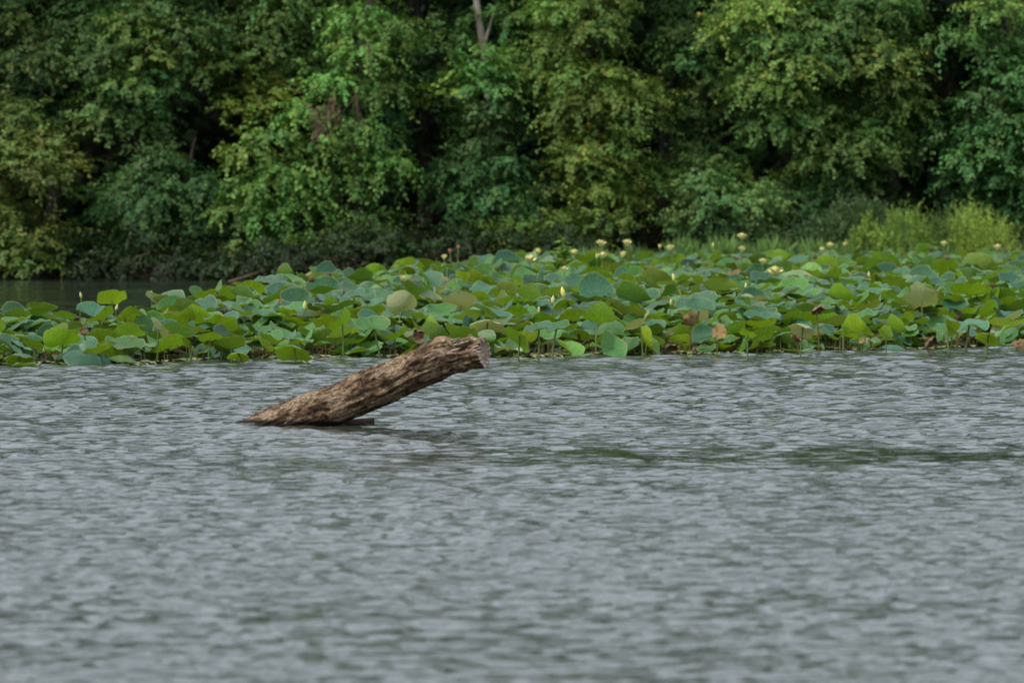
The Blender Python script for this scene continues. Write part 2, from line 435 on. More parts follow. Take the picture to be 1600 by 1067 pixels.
big = [(615, 55, 44, 26, -1.2), (565, 85, 42, 24, -1.5), (520, 130, 40, 24, -1.6), (475, 180, 42, 24, -1.8), (430, 212, 40, 20, -2.0),
       (390, 236, 40, 18, -2.1), (350, 262, 36, 13, -2.2), (600, 140, 40, 28, -1.2), (565, 205, 44, 26, -1.6), (505, 230, 44, 24, -1.8),
       (450, 270, 44, 24, -2.0), (395, 292, 38, 20, -2.0), (600, 265, 46, 28, -1.5), (540, 285, 46, 26, -1.8), (480, 325, 46, 26, -1.9),
       (420, 340, 42, 24, -1.9), (365, 335, 34, 20, -1.7), (575, 345, 46, 28, -1.6), (520, 375, 46, 24, -1.8), (455, 390, 44, 22, -1.9),
       (395, 390, 38, 20, -1.8), (600, 395, 34, 20, -1.6), (545, 412, 38, 14, -1.8), (345, 408, 34, 16, -1.6), (300, 418, 26, 12, -1.5), (480, 415, 34, 13, -1.8), (430, 424, 40, 14, -2.4), (370, 428, 36, 12, -2.4), (580, 418, 34, 12, -2.2), (320, 430, 30, 10, -2.2),
       (640, 200, 34, 24, -1.2), (560, 30, 44, 26, -1.2)]
bigtree = make_tree('broad drooping tree with bright yellow-green boughs sloping down to the left bank', 560, 139.0, big, (0.106, 0.160, 0.040), 0.13, 0.85, 0.95, 0.2)
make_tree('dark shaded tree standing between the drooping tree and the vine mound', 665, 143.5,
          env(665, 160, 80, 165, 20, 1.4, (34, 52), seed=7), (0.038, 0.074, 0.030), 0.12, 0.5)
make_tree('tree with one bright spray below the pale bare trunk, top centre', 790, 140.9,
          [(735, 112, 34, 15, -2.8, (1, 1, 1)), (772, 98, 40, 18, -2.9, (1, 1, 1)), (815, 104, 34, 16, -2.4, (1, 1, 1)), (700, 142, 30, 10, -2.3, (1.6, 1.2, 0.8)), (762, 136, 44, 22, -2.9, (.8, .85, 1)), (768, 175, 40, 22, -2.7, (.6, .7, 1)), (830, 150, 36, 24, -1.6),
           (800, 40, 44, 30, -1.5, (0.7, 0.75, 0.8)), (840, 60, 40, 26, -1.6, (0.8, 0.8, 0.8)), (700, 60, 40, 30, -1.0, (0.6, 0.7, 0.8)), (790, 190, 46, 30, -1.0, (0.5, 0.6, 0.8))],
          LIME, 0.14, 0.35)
make_tree('dense vine-covered blue-green mound of a tree behind the lotus, at centre', 780, 139.5,
          env(780, 295, 82, 110, 22, 1.4, (28, 44), seed=9) + [(775, 375, 40, 22, -1.6, (1.8, 1.35, 0.85)), (810, 355, 34, 20, -1.6, (1.8, 1.35, 0.85)), (745, 385, 26, 14, -1.5, (1.8, 1.35, 0.85))],
          (0.050, 0.104, 0.040), 0.10, 0.7, trunk_r=0.1, top=3.8, upper=0)
make_tree('tall olive-gold tree with small leaves, right of the vine mound', 930, 139.0,
          env(930, 190, 88, 215, 36, 1.5, (28, 46), seed=10) + [(880, 360, 36, 18, -1.6), (950, 350, 40, 20, -1.7), (915, 385, 40, 12, -1.4), (870, 20, 34, 20, -1.6)],
          (0.118, 0.140, 0.032), 0.12, 0.5)
make_tree('dim green tree between the olive-gold tree and the broad right-hand tree', 1085, 142.0,
          env(1080, 190, 72, 210, 28, 1.5, (30, 50), seed=11), (0.062, 0.100, 0.034), 0.12, 0.5)
make_tree('low bushy tree with a rounded olive crown behind the lotus, right of centre', 1105, 137.8,
          env(1105, 325, 78, 62, 15, 1.1, (28, 42), seed=12), (0.075, 0.110, 0.040), 0.11, 0.45, trunk_r=0.09, top=2.8, upper=0)
make_tree('broad mid-green tree with pale swelling boughs in the right half', 1290, 140.0,
          env(1290, 120, 150, 195, 40, 1.9, (34, 56), seed=13) + [(1160, 40, 44, 26, -2.0, (1.4, 1.25, 1)), (1200, 20, 44, 24, -2.0, (1.4, 1.25, 1)), (1240, 105, 48, 26, -2.2, (1.3, 1.2, 1)),
                                                                  (1215, 140, 42, 24, -2.2, (1.3, 1.2, 1)), (1385, 95, 48, 26, -2.2, (1.3, 1.2, 1)), (1410, 130, 38, 20, -2.0, (1.2, 1.1, 1))],
          (0.088, 0.130, 0.038), 0.12, 0.45, trunk_r=0.22)
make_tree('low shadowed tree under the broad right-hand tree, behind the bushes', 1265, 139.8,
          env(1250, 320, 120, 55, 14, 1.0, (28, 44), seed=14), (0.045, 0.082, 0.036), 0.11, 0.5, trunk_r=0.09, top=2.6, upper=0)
make_tree('layered deep green tree filling the right edge', 1580, 139.5,
          env(1580, 175, 120, 180, 38, 1.7, (32, 52), 0.55, seed=15) + [(1500, 60, 34, 18, -1.6, (1.4, 1.2, 1)), (1560, 20, 44, 22, -1.8, (1.4, 1.25, 1)), (1475, 190, 30, 14, -1.6)],
          (0.052, 0.105, 0.038), 0.13, 0.5, trunk_r=0.2)

# dead hanging leaves and bare twigs caught in the drooping tree
B = Buf()
o = np.array(bigtree.location)
for (px, py, ln) in [(488, 160, .5), (500, 165, .45), (508, 172, .6), (520, 150, .35), (527, 165, .5), (512, 158, .4), (495, 185, .35), (494, 200, .25)]:
    c = np.array(at(px, py, 136.4)) - o
    k = 26
    P = c + np.stack([rng.normal(0, .05, k), rng.normal(0, .08, k), -np.linspace(0, ln, k)], 1)
    V, Q = leaf_quads(P, rng.normal(0, .35, (k, 3)) - UP, rng.normal(0, 1, (k, 3)), rng.uniform(.1, .17, k), rng.uniform(.03, .06, k))
    B.add(V, Q, np.array([0.21, 0.135, 0.09]) * rng.uniform(.8, 1.2))
dl = obj('dead_leaves', B.mesh('dead_leaves', False), M_LEAF, bigtree); dl['label'] = 'brown dead leaves hanging in the drooping tree'
for pts, r0 in ([[(556, 135), (557, 160), (560, 185), (565, 215)], .035], [[(556, 150), (546, 163), (533, 178)], .018], [[(560, 175), (570, 195), (582, 214)], .02], [[(575, 70), (577, 100), (578, 125)], .03]):
    P = np.array([np.array(at(px, py, 136.9)) for px, py in pts]) - o
    V, Q, uv = tube(P, np.linspace(r0, r0 * .4, len(P)), 6)
    obj('twig', mesh_from('twig', V, Q, None, uv), M_TWIG, bigtree)

# the pale bare trunk at top centre
px0 = at(762, 120, 139.3)
bt = empty('bare_tree', (px0.x + .1, 139.3, 0.6)); tag(bt, 'pale bare trunk with a forked limb showing between crowns at top centre', 'tree')
o = np.array(bt.location)
P = np.array([(0.1, 0, 0)] + [np.array(at(x, y, 139.3)) - o for x, y in ((770, 250), (762, 120), (756, 80), (751, 45), (744, 0), (738, -60), (735, -160), (720, -300))])
V, Q, uv = tube(P, np.linspace(.13, .05, len(P)), 9, .04)
obj('trunk', mesh_from('trunk', V, Q, None, uv), M_PALEBARK, bt)
for pts in ([(756, 75), (762, 52), (768, 32), (772, 10)], [(744, 2), (752, -25), (765, -60)]):
    P = np.array([np.array(at(x, y, 139.25)) - o for x, y in pts])
    V, Q, uv = tube(P, np.linspace(.05, .012, len(P)), 7, .04)
    obj('limb', mesh_from('limb', V, Q, None, uv), M_PALEBARK, bt)

# woodland behind and beside; back leaves tinted dark to stand for deep shade
B = Buf()
for k in range(420):
    d = rng.uniform(146, 160); px = rng.uniform(-900, 2500)
    c = np.array([(px - 800) / F * d, d, 0.8 + 18 * rng.uniform() ** 1.3])
    B.add(*lobe(c, np.array([1.7, 1.5, 1.3]) * rng.uniform(.8, 1.3), 0.60, 0.75, 0.5, np.array(DEEP) * rng.uniform(.4, .8), .25, leaves=8))
for px0_, px1_ in ((-900, -90), (1720, 2500)):
    for k in range(80):
        px = rng.uniform(px0_, px1_); d = rng.uniform(138.5, 145)
        c = np.array([(px - 800) / F * d, d, rng.uniform(0.8, 14)])
        B.add(*lobe(c, np.array([1.3, 1.2, 1.0]) * rng.uniform(.8, 1.3), 0.34, 0.8, 0.5, np.array(MID) * rng.uniform(.7, 1.2), .25, leaves=8))
for k in range(70):
    d = rng.uniform(143, 168); x = (rng.uniform(-600, 2200) - 800) / F * d
    V, Q, uv = tube(polyline((x, d, 0.2), (x + rng.normal(0, .8), d, 14), 0, 7, .04), np.linspace(rng.uniform(.1, .22), .05, 7), 7, .04)
    B.add(V, Q, (0.06, 0.05, 0.04))
wood = obj('woodland', B.mesh('woodland', False), M_LEAF)
wood['kind'] = 'stuff'; tag(wood, 'mass of woodland behind the nearer trees, darkened to read as deep shade', 'woodland')

# ================================================================== BUSHES, MARSH GRASS, BRUSH ON THE BANK
def make_bush(label, px, py_top, d, wpx, tint, leafl=0.11, narrow=0.22, ns=420):
    s = d / F; x0 = (px - 800) / F * d
    top = at(px, py_top, d).z; base = max(0.0, float(np.interp(d - bank_d(np.array(x0)), [-1, 0, .35, 1.2, 5], [-.2, -.06, .22, .35, .7])) - .06)
    h = top - base; W_ = wpx * s * .5
    root = empty('shrub', (x0, d, base)); tag(root, label, 'bush', 'yellow-green bushes behind the lotus bed')
    # stems
    for k in range(7):
        a = rng.uniform(0, 6.28); q = rng.uniform(.2, .8)
        P = polyline((0.05 * math.cos(a), 0.05 * math.sin(a), 0), (W_ * q * math.cos(a), W_ * q * .7 * math.sin(a), h * rng.uniform(.6, .9)), .1, 6, .06)
        V, Q, uv = tube(P, np.linspace(.018, .004, 6), 5)
        obj('stem', mesh_from('stem', V, Q, None, uv), M_TWIG, root)
    K = 16
    rr = np.sqrt(rng.uniform(0, 1, ns)); a = rng.uniform(0, 6.28, ns)
    zt = h * (1 - .55 * rr ** 2) * rng.uniform(.35, 1.05, ns)
    O = np.stack([W_ * rr * np.cos(a), W_ * .8 * rr * np.sin(a), np.maximum(zt - .3, 0.02)], 1)
    dirv = unit(np.stack([.45 * rr * np.cos(a), .45 * rr * np.sin(a), np.ones(ns)], 1) + rng.normal(0, .22, (ns, 3)))
    L = rng.uniform(.25, .5, ns)
    tt = np.linspace(0, 1, K)[None] * np.ones((ns, 1))
    P = O[:, None] + dirv[:, None] * (tt * L[:, None])[..., None] + rng.normal(0, .015, (ns, K, 3))
    A = dirv[:, None] * .9 + rng.normal(0, .55, (ns, K, 3))
    n = ns * K; ll = leafl * rng.uniform(.6, 1.2, n)
    V, Q = leaf_quads(P.reshape(-1, 3), A.reshape(-1, 3), rng.normal(0, 1, (n, 3)) + UP * .8, ll, ll * narrow)
    c = np.asarray(tint) * np.array([1.22, 1.42, 1.3]) * np.exp(rng.normal(0, .22, (n, 1)) + np.repeat(rng.normal(0, .15, ns), K)[:, None])
    B = Buf(); B.add(V, Q, np.repeat(c, 4, 0))
    obj('foliage', B.mesh('foliage', False), M_GRASS, root)
make_bush('bright yellow-green feathery bush at the right end of the bush row', 1542, 330, 132.6, 100, (0.215, 0.245, 0.045))
make_bush('tall yellow-green bush with a pointed top behind the lotus', 1508, 314, 133.2, 60, (0.19, 0.235, 0.05))
make_bush('feathery light green bush in the middle of the bush row', 1418, 316, 133.0, 90, (0.165, 0.215, 0.045))
make_bush('low olive-tinged bush between the two tallest bushes', 1470, 335, 133.4, 70, (0.115, 0.145, 0.045))
make_bush('short bright bush at the left end of the bush row', 1362, 342, 132.6, 80, (0.17, 0.215, 0.045), .13, .35)
make_bush('dusky green bush behind the short bright bush', 1345, 312, 134.8, 150, (0.075, 0.105, 0.042), .12, .35, 700)
make_bush('dark low bush left of the dusky bush, by the lotus edge', 1285, 340, 135.4, 110, (0.05, 0.085, 0.036), .12, .4, 500)

def grass_patch(px0, px1, d0, d1, n, hh, tint):
    px = rng.uniform(px0, px1, n); d = rng.uniform(d0, d1, n)
    X = (px - 800) / F * d
    L = hh * rng.uniform(.5, 1.1, n) * (1 + .16 * np.sin(px * .09) + .12 * np.sin(px * .23))
    A = rng.normal(0, .28, (n, 3)) + UP
    V, Q = leaf_quads(np.stack([X, d, np.full(n, .0)], 1), A, rng.normal(0, 1, (n, 3)), L, L * rng.uniform(.06, .22, n))
    return V, Q, np.repeat(np.asarray(tint) * np.exp(rng.normal(0, .2, (n, 1))), 4, 0)
B = Buf()
B.add(*grass_patch(1060, 1340, 131.8, 134.8, 5200, .88, (0.13, 0.22, 0.055)))
B.add(*grass_patch(880, 1080, 132.6, 134.6, 2000, .75, (0.10, 0.17, 0.05)))
B.add(*grass_patch(1340, 1900, 132.0, 134.0, 5000, .85, (0.12, 0.19, 0.055)))
g = obj('marsh_grass', B.mesh('marsh_grass', False), M_GRASS); g['kind'] = 'stuff'
tag(g, 'fresh green marsh grass between the lotus bed and the trees', 'grass')

# twigs and roots of the left bank
B = Buf()
for k in range(150):
    px = rng.uniform(-300, 560); x = (px - 800) / F * 136
    d = float(bank_d(np.array(x))) + rng.uniform(-.15, .8)
    z0 = rng.uniform(.0, .3); ln = rng.uniform(.2, .6); a = rng.normal(0, .9)
    P = polyline((x, d, z0 + ln * .6), (x + ln * math.sin(a), d - rng.uniform(0, .35), z0 - .05 + ln * .6 - ln * abs(math.cos(a)) * .9), .04, 5, .15)
    V, Q, uv = tube(P, np.linspace(rng.uniform(.006, .014), .003, 5), 4); B.add(V, Q, None, uv)
rt = obj('root_tangle', B.mesh('root_tangle'), M_TWIG); rt['kind'] = 'stuff'; tag(rt, 'tangle of bare roots and twigs hanging over the left bank', 'roots')
# low undergrowth on the bank, its tint darkened at left to stand for shadow
B = Buf()
for k in range(92):
    px = rng.uniform(-300, 1900) if k < 66 else rng.uniform(60, 700); x = (px - 800) / F * 137.5
    if 625 < px < 715 or 1010 < px < 1050: continue
    d = float(bank_d(np.array(x))) + (rng.uniform(.9, 4.5) if k < 84 else rng.uniform(.2, .9))
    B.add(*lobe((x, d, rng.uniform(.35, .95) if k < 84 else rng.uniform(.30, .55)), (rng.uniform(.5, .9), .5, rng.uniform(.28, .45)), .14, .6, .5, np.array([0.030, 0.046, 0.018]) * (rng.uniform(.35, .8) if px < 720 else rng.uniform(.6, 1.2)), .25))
for k in range(26):
    px = rng.uniform(90, 520); x = (px - 800) / F * 136
    d = float(bank_d(np.array(x))) + rng.uniform(-.15, .5)
    B.add(*lobe((x, d, rng.uniform(.22, .5)), (rng.uniform(.3, .55), .3, rng.uniform(.14, .24)), .12, .8, .9, np.array([0.030, 0.046, 0.018]) * rng.uniform(.3, .9), .25))  # hanging fringe tinted dark so the bank edge reads as shadow
ug = obj('undergrowth', B.mesh('undergrowth', False), M_LEAF); ug['kind'] = 'stuff'; tag(ug, 'low dark undergrowth along the foot of the trees, shade painted in at left', 'undergrowth')
# fallen branch on the bank behind the lotus
fb = empty('fallen_branch', at(400, 433, 134.5)); tag(fb, 'dry fallen branch arching on the bank above the lotus, left of centre', 'branch')
o = np.array(fb.location)
for nm, pts, r0 in (('stem', [(352, 442), (385, 432), (420, 421), (448, 418), (470, 428), (480, 440)], .035), ('twig', [(420, 421), (440, 432), (452, 441)], .02), ('twig', [(385, 432), (405, 425), (418, 412)], .016), ('twig', [(448, 418), (458, 412), (472, 411)], .014)):
    P = np.array([np.array(at(x, y, 134.2)) - o for x, y in pts])
    V, Q, uv = tube(P, np.linspace(r0, r0 * .35, len(P)), 7, .05)
    obj(nm, mesh_from(nm, V, Q, None, uv), M_TWIG, fb)

# ================================================================== LOTUS BED
def lotus_mat(name, top, under, pale):
    m, n, out = newmat(name)
    oi = N(n, 'ShaderNodeObjectInfo'); at_ = N(n, 'ShaderNodeAttribute', attribute_name='tint')
    uv = N(n, 'ShaderNodeUVMap', uv_map='uv'); sx = N(n, 'ShaderNodeSeparateXYZ'); n.links.new(uv.outputs[0], sx.inputs[0])
    geo = N(n, 'ShaderNodeNewGeometry'); tc = N(n, 'ShaderNodeTexCoord')
    tint = mixc(n, 1.0, oi.outputs['Color'], at_.outputs['Color'], 'MULTIPLY')
    # radial veins
    fr = mathn(n, 'FRACT', mathn(n, 'MULTIPLY', sx.outputs[0], 21.0))
    vd = mathn(n, 'ABSOLUTE', mathn(n, 'SUBTRACT', fr, 0.5))
    vein = mathn(n, 'MULTIPLY', mathn(n, 'LESS_THAN', vd, 0.085), 0.55)
    vein = mathn(n, 'MULTIPLY', vein, mathn(n, 'LESS_THAN', sx.outputs[1], 0.97))
    f1 = noise(n, 7.0, 5, tc.outputs['Object'])
    topc = mixc(n, f1, tuple(c * 0.5 for c in top), tuple(c * 1.45 for c in top))
    topc = mixc(n, mathn(n, 'MULTIPLY', vein, 0.45), topc, (0.16, 0.27, 0.14))
    undc = mixc(n, f1, tuple(c * 0.6 for c in under), tuple(c * 1.4 for c in under))
    undc = mixc(n, mathn(n, 'MULTIPLY', vein, 0.35), undc, (0.34, 0.38, 0.14))
    col = mixc(n, geo.outputs['Backfacing'], topc, undc)
    col = mixc(n, 1.0, col, tint, 'MULTIPLY')
    pv = mixc(n, mathn(n, 'MULTIPLY', vein, 0.7), pale, tuple(c * 0.62 for c in pale))
    pl = mathn(n, 'SUBTRACT', 1.0, mathn(n, 'MULTIPLY', oi.outputs['Alpha'], at_.outputs['Alpha']))
    col = mixc(n, pl, col, pv)
    col = mixc(n, mathn(n, 'MULTIPLY', mathn(n, 'GREATER_THAN', sx.outputs[1], 0.955), 0.35), col, (0.26, 0.34, 0.13))      # margin, paler by nature and with the lit rim painted in
    # dry brown patches on some rims
    f2 = noise(n, 3.2, 4, tc.outputs['Object'])
    rim = mathn(n, 'GREATER_THAN', mathn(n, 'ADD', mathn(n, 'MULTIPLY', sx.outputs[1], 0.55), mathn(n, 'MULTIPLY', f2, 0.85)), 1.06)
    col = mixc(n, mathn(n, 'MULTIPLY', rim, 0.8), col, (0.24, 0.15, 0.06))
    p = N(n, 'ShaderNodeBsdfPrincipled'); p.inputs['Roughness'].default_value = 0.42; p.inputs['Specular IOR Level'].default_value = 0.32
    n.links.new(col, p.inputs['Base Color'])
    bp = N(n, 'ShaderNodeBump'); bp.inputs['Strength'].default_value = 0.6; bp.inputs['Distance'].default_value = 0.02
    n.links.new(mathn(n, 'ADD', vein, f1), bp.inputs['Height']); n.links.new(bp.outputs[0], p.inputs['Normal'])
    t = N(n, 'ShaderNodeBsdfTranslucent'); n.links.new(mixc(n, 1.0, col, (1.2, 1.2, 0.55), 'MULTIPLY'), t.inputs['Color'])
    mx = N(n, 'ShaderNodeMixShader'); mx.inputs[0].default_value = 0.24
    n.links.new(p.outputs[0], mx.inputs[1]); n.links.new(t.outputs[0], mx.inputs[2]); n.links.new(mx.outputs[0], out.inputs[0])
    return m
M_LOTUS = lotus_mat('lotus_blade', (0.046, 0.130, 0.046), (0.118, 0.205, 0.026), (0.32, 0.34, 0.18))
def plain(name, c, rough=0.6, var=0.3, scale=20, spec=0.3, c2=None):
    m, n, out = newmat(name)
    oi = N(n, 'ShaderNodeObjectInfo'); tc = N(n, 'ShaderNodeTexCoord')
    f = noise(n, scale, 4, tc.outputs['Object'])
    col = mixc(n, f, tuple(x * (1 - var) for x in c), tuple(x * (1 + var) for x in (c2 or c)))
    col = mixc(n, 1.0, col, oi.outputs['Color'], 'MULTIPLY')
    p = N(n, 'ShaderNodeBsdfPrincipled'); p.inputs['Roughness'].default_value = rough; p.inputs['Specular IOR Level'].default_value = spec
    n.links.new(col, p.inputs['Base Color']); n.links.new(p.outputs[0], out.inputs[0])
    return m
M_STEM = plain('lotus_stem', (0.10, 0.145, 0.035))
M_PETAL = plain('lotus_petal', (0.78, 0.70, 0.31), 0.55, 0.08)
M_PISTIL = plain('lotus_seed_head', (0.50, 0.40, 0.06))
M_BUD = plain('lotus_bud', (0.48, 0.47, 0.16), 0.5, 0.2, 12)
M_POD = plain('dry_seed_pod', (0.075, 0.05, 0.026), 0.9)
M_DEAD = plain('dead_leaf', (0.085, 0.048, 0.022), 0.85, 0.6, 9, 0.2, (0.16, 0.105, 0.05))
M_DEBRIS = plain('debris', (0.06, 0.04, 0.022), 0.9, 0.5, 6, 0.2, (0.10, 0.08, 0.04))
M_DUCK = plain('duckweed', (0.16, 0.21, 0.05), 0.7, 0.4, 3, 0.3, (0.21, 0.20, 0.08))

def blade(seed, kind, seg=28, rings=(0.0, .12, .32, .55, .76, .92, 1.0)):
    r_ = np.random.default_rng(seed)
    th = np.linspace(0, 2 * math.pi, seg, endpoint=False); rr = np.array(rings[1:])
    RR, TH = np.meshgrid(rr, th, indexing='ij')
    k1, k2 = r_.integers(2, 4), r_.integers(4, 7); p1, p2, p3 = r_.uniform(0, 6.28, 3)
    edge = 1 + .05 * np.sin(2 * TH + p3) + .035 * np.sin(k2 * TH + p1) + .03 * np.sin(3 * TH + p2)
    if kind == 'ragged': edge = edge - .16 * np.clip(np.sin(5 * TH + p1) + .6 * np.sin(9 * TH + p2), 0, 2) * (RR > .8)
    x = RR * edge * np.cos(TH); y = RR * edge * np.sin(TH)
    bowl, wav, fold, droop = {'bowl': (.28, .10, 0, 0), 'flat': (.12, .12, 0, 0), 'wavy': (.06, .24, 0, -.14), 'taco': (.10, .09, .75, 0), 'ragged': (.14, .16, .15, .1),
                              'droop': (-.14, .12, 0, -.55), 'umbrella': (-.38, .10, -.12, 0), 'half': (.14, .11, 0, .85)}[kind]
    z = bowl * RR ** 2 - .05 * np.exp(-(RR / .15) ** 2) + wav * RR ** 2.5 * (.6 * np.sin(k1 * TH + p1) + .5 * np.sin(k2 * TH + p2))
    z = z + .05 * RR ** 2 * (np.sin(3 * x + p2) * np.cos(4 * y + p1)) + .03 * RR ** 3 * np.sin(9 * TH + p2)
    z = z + .014 * np.cos(21 * TH) * RR * (seg > 20)
    ax = x * math.cos(p3) + y * math.sin(p3)
    z = z + fold * np.abs(ax) ** 1.4 * 1.0
    z = z + droop * np.clip(ax, 0, 2) ** 1.7
    if kind in ('taco', 'half'):            # the folded part comes up and in
        sh = .22 * np.sign(ax) * np.abs(ax) ** 2 * (1 if kind == 'taco' else (ax > 0))
        x = x - sh * math.cos(p3); y = y - sh * math.sin(p3)
    P = np.stack([x, y, z], -1).reshape(-1, 3)
    V = np.concatenate([[[0, 0, -.05]], P])
    nr_ = len(rr); Q = []
    for j in range(seg):
        j2 = (j + 1) % seg
        Q.append((0, 1 + j, 1 + j2, 1 + j2))
    Q = []
    for a in range(nr_ - 1):
        for j in range(seg):
            j2 = (j + 1) % seg
            Q.append((1 + a * seg + j, 1 + (a + 1) * seg + j, 1 + (a + 1) * seg + j2, 1 + a * seg + j2))
    for j in range(0, seg, 2):
        Q.append((0, 1 + j, 1 + (j + 1) % seg, 1 + (j + 2) % seg))
    uv = np.concatenate([[[0, 0]], np.stack([TH / 6.2832, RR], -1).reshape(-1, 2)])
    return V, np.array(Q), uv
KINDS = ['bowl', 'bowl', 'flat', 'wavy', 'bowl', 'taco', 'flat', 'wavy', 'half', 'umbrella', 'ragged', 'droop', 'bowl', 'wavy', 'half', 'flat']
HI = [blade(50 + k, kd) for k, kd in enumerate(KINDS)]
LO = [blade(50 + k, kd, 12, (0, .5, 1.0)) for k, kd in enumerate(KINDS)]
MD = [blade(50 + k, kd, 20, (0, .25, .6, .85, 1.0)) for k, kd in enumerate(KINDS)]
HIM = [mesh_from('lotus_blade', V, Q, np.ones(3), uv) for V, Q, uv in HI]
for me in HIM: me.materials.append(M_LOTUS)
def stem_mesh(bend, r0=.013, name='stem', seg=6, mat=None):
    z = np.linspace(0, 1, 7)
    P = np.stack([bend * np.sin(z * math.pi), bend * .6 * np.sin(z * 5.0) * z * (1 - z), z], 1)
    V, Q, uv = tube(P, np.full(7, 1.0), seg)
    c = np.repeat(P, seg, 0); V[:, :2] = c[:, :2] + (V[:, :2] - c[:, :2]) * r0; V[:, 2] = c[:, 2]
    me = mesh_from(name, V, Q, None, uv); me.materials.append(mat or M_STEM)
    return me
STEMS = [stem_mesh(b_) for b_ in (.0, .05, -.06, .1, -.03)]

# tint classes: multiplier on the blade colours, and how pale the blade is
CLS = {'blue-green': ((.92, .95, 1.25), 1.0), 'mid-green': ((1.15, 1.16, .68), 1.0), 'yellow-green': ((1.45, 1.40, .55), 1.0), 'pale': ((1.3, 1.2, 1.0), .12), 'olive': ((1.3, 1.16, .6), .85), 'deep-green': ((.56, .66, .6), 1.0)}
CN = ['blue-green', 'mid-green', 'yellow-green', 'pale', 'olive']

leaves = []   # dict per leaf
def add_leaf(px, d, z, rad, tilt, azi, cls, kind_i, hero=None, spin=None):
    leaves.append(dict(px=px, d=d, z=z, rad=rad, tilt=tilt, azi=azi, cls=cls, k=kind_i, hero=hero, spin=rng.uniform(0, 6.28) if spin is None else spin))
# azi: direction the upper face leans to; -90 deg = toward the camera
TO, AW = -math.pi / 2, math.pi / 2
def hero(px, py, wpx, z, tilt, azi, cls, kind, label, spin=None):
    d = d_of(py, z); rad = wpx * d / F / 2
    add_leaf(px, d, z, rad, R(tilt * .72), azi, cls, KINDS.index(kind) if isinstance(kind, str) else kind, label, spin)
hero(583, 511, 54, .42, 34, TO - .1, 'mid-green', 'bowl', 'round mid-green cupped lotus leaf on a crooked stem, above the log')
hero(630, 478, 46, .62, 62, AW + .5, 'pale', 'half', 'pale folded lotus leaf with a grid-like underside, above the middle of the log')
hero(762, 503, 62, .45, 40, AW - .2, 'pale', 'umbrella', 'large pale-backed lotus leaf just above the broken end of the log')
hero(720, 476, 56, .60, 42, AW, 'pale', 'bowl', 'pale fan-shaped lotus leaf up and left of the broken log end')
hero(535, 506, 46, .45, 40, AW + .9, 'yellow-green', 'half', 'bright yellow-green lotus leaf with a raised side, left of the round cupped leaf')
hero(812, 524, 50, .33, 48, AW - .9, 'yellow-green', 'droop', 'glossy yellow-green lotus leaf tipped on edge right of the broken log end')
hero(909, 446, 54, .74, 40, TO + .3, 'blue-green', 'bowl', 'large dish-shaped blue-green lotus leaf facing the water, right of centre')
hero(558, 463, 62, .68, 14, TO, 'blue-green', 'wavy', 'wide wavy blue-green lotus leaf lying flat above the round cupped leaf')
hero(870, 511, 46, .42, 20, TO - .4, 'mid-green', 'flat', 'light green lotus leaf on a straight stem with a dark leaf behind it')
hero(842, 515, 42, .40, 30, TO - .8, 'blue-green', 'bowl', 'dark blue-green lotus leaf tucked behind the light green leaf near centre')
hero(1440, 470, 60, .62, 58, AW - .15, 'pale', 'ragged', 'big beige fan-like underside of a lotus leaf with a brown top edge')
hero(1511, 457, 52, .70, 32, AW + .2, 'yellow-green', 'bowl', 'vivid yellow lotus leaf underside near the right end of the bed')
hero(1545, 523, 38, .30, 45, AW - .5, 'yellow-green', 'umbrella', 'rounded yellow-green lotus leaf at the water edge near the right end')
hero(1515, 506, 60, .38, 22, TO, 'blue-green', 'wavy', 'wide dull blue-green lotus leaf above the rounded yellow-green one')
hero(1480, 511, 40, .36, 62, AW - 1.1, 'yellow-green', 'taco', 'long narrow yellow-green lotus leaf leaning right at the right-hand shore')
hero(1384, 522, 26, .28, 78, AW, 'yellow-green', 'taco', 'upright rolled yellow-green lotus leaf at the water edge on the right', 1.0)
hero(1255, 508, 44, .42, 40, AW - .6, 'pale', 'umbrella', 'lotus leaf with a pale bent-down right half, at the front on the right')
hero(1318, 517, 18, .32, 75, AW - 1.2, 'yellow-green', 'taco', 'small yellow folded lotus leaf standing on edge at the front on the right')
hero(247, 515, 40, .42, 60, AW - .9, 'pale', 'half', 'pale cream-backed lotus leaf standing on edge in the left part')
hero(415, 487, 46, .55, 45, AW + .4, 'olive', 'umbrella', 'dome-shaped olive lotus leaf left of the log and high in the bed')
hero(145, 490, 56, .52, 30, TO + .5, 'blue-green', 'bowl', 'large blue-green lotus leaf with a raised left rim in the left part')
hero(175, 470, 50, .62, 40, AW + .3, 'yellow-green', 'bowl', 'light green lotus leaf held highest in the left part, against the dark water')
hero(60, 486, 42, .52, 42, AW - .3, 'yellow-green', 'bowl', 'fan-shaped yellow-green lotus leaf near the left edge')
hero(25, 505, 52, .42, 16, TO + .7, 'blue-green', 'wavy', 'wavy blue-green lotus leaf with a brown tip at the left edge')
hero(318, 500, 58, .48, 22, TO - .5, 'blue-green', 'droop', 'dark blue-green lotus leaf drooping right, left of the log')
hero(195, 538, 60, .24, 26, TO + .2, 'mid-green', 'flat', 'large mid-green lotus leaf low over the water, left part')
hero(98, 537, 56, .25, 38, AW + .6, 'yellow-green', 'half', 'two-toned yellow and green lotus leaf low at the front, far left')
hero(30, 553, 50, .15, 30, AW, 'mid-green', 'umbrella', 'low green lotus leaf at the water edge in the left corner of the bed')
hero(295, 535, 24, .25, 60, AW - .8, 'yellow-green', 'droop', 'small bright heart-shaped lotus leaf at the front, left of the log')
hero(328, 530, 40, .28, 35, AW, 'yellow-green', 'flat', 'bright yellow-green lotus leaf just right of the small heart-shaped one')
hero(372, 551, 34, .13, 30, AW, 'yellow-green', 'umbrella', 'yellow-green lotus leaf lying almost on the water left of the log')
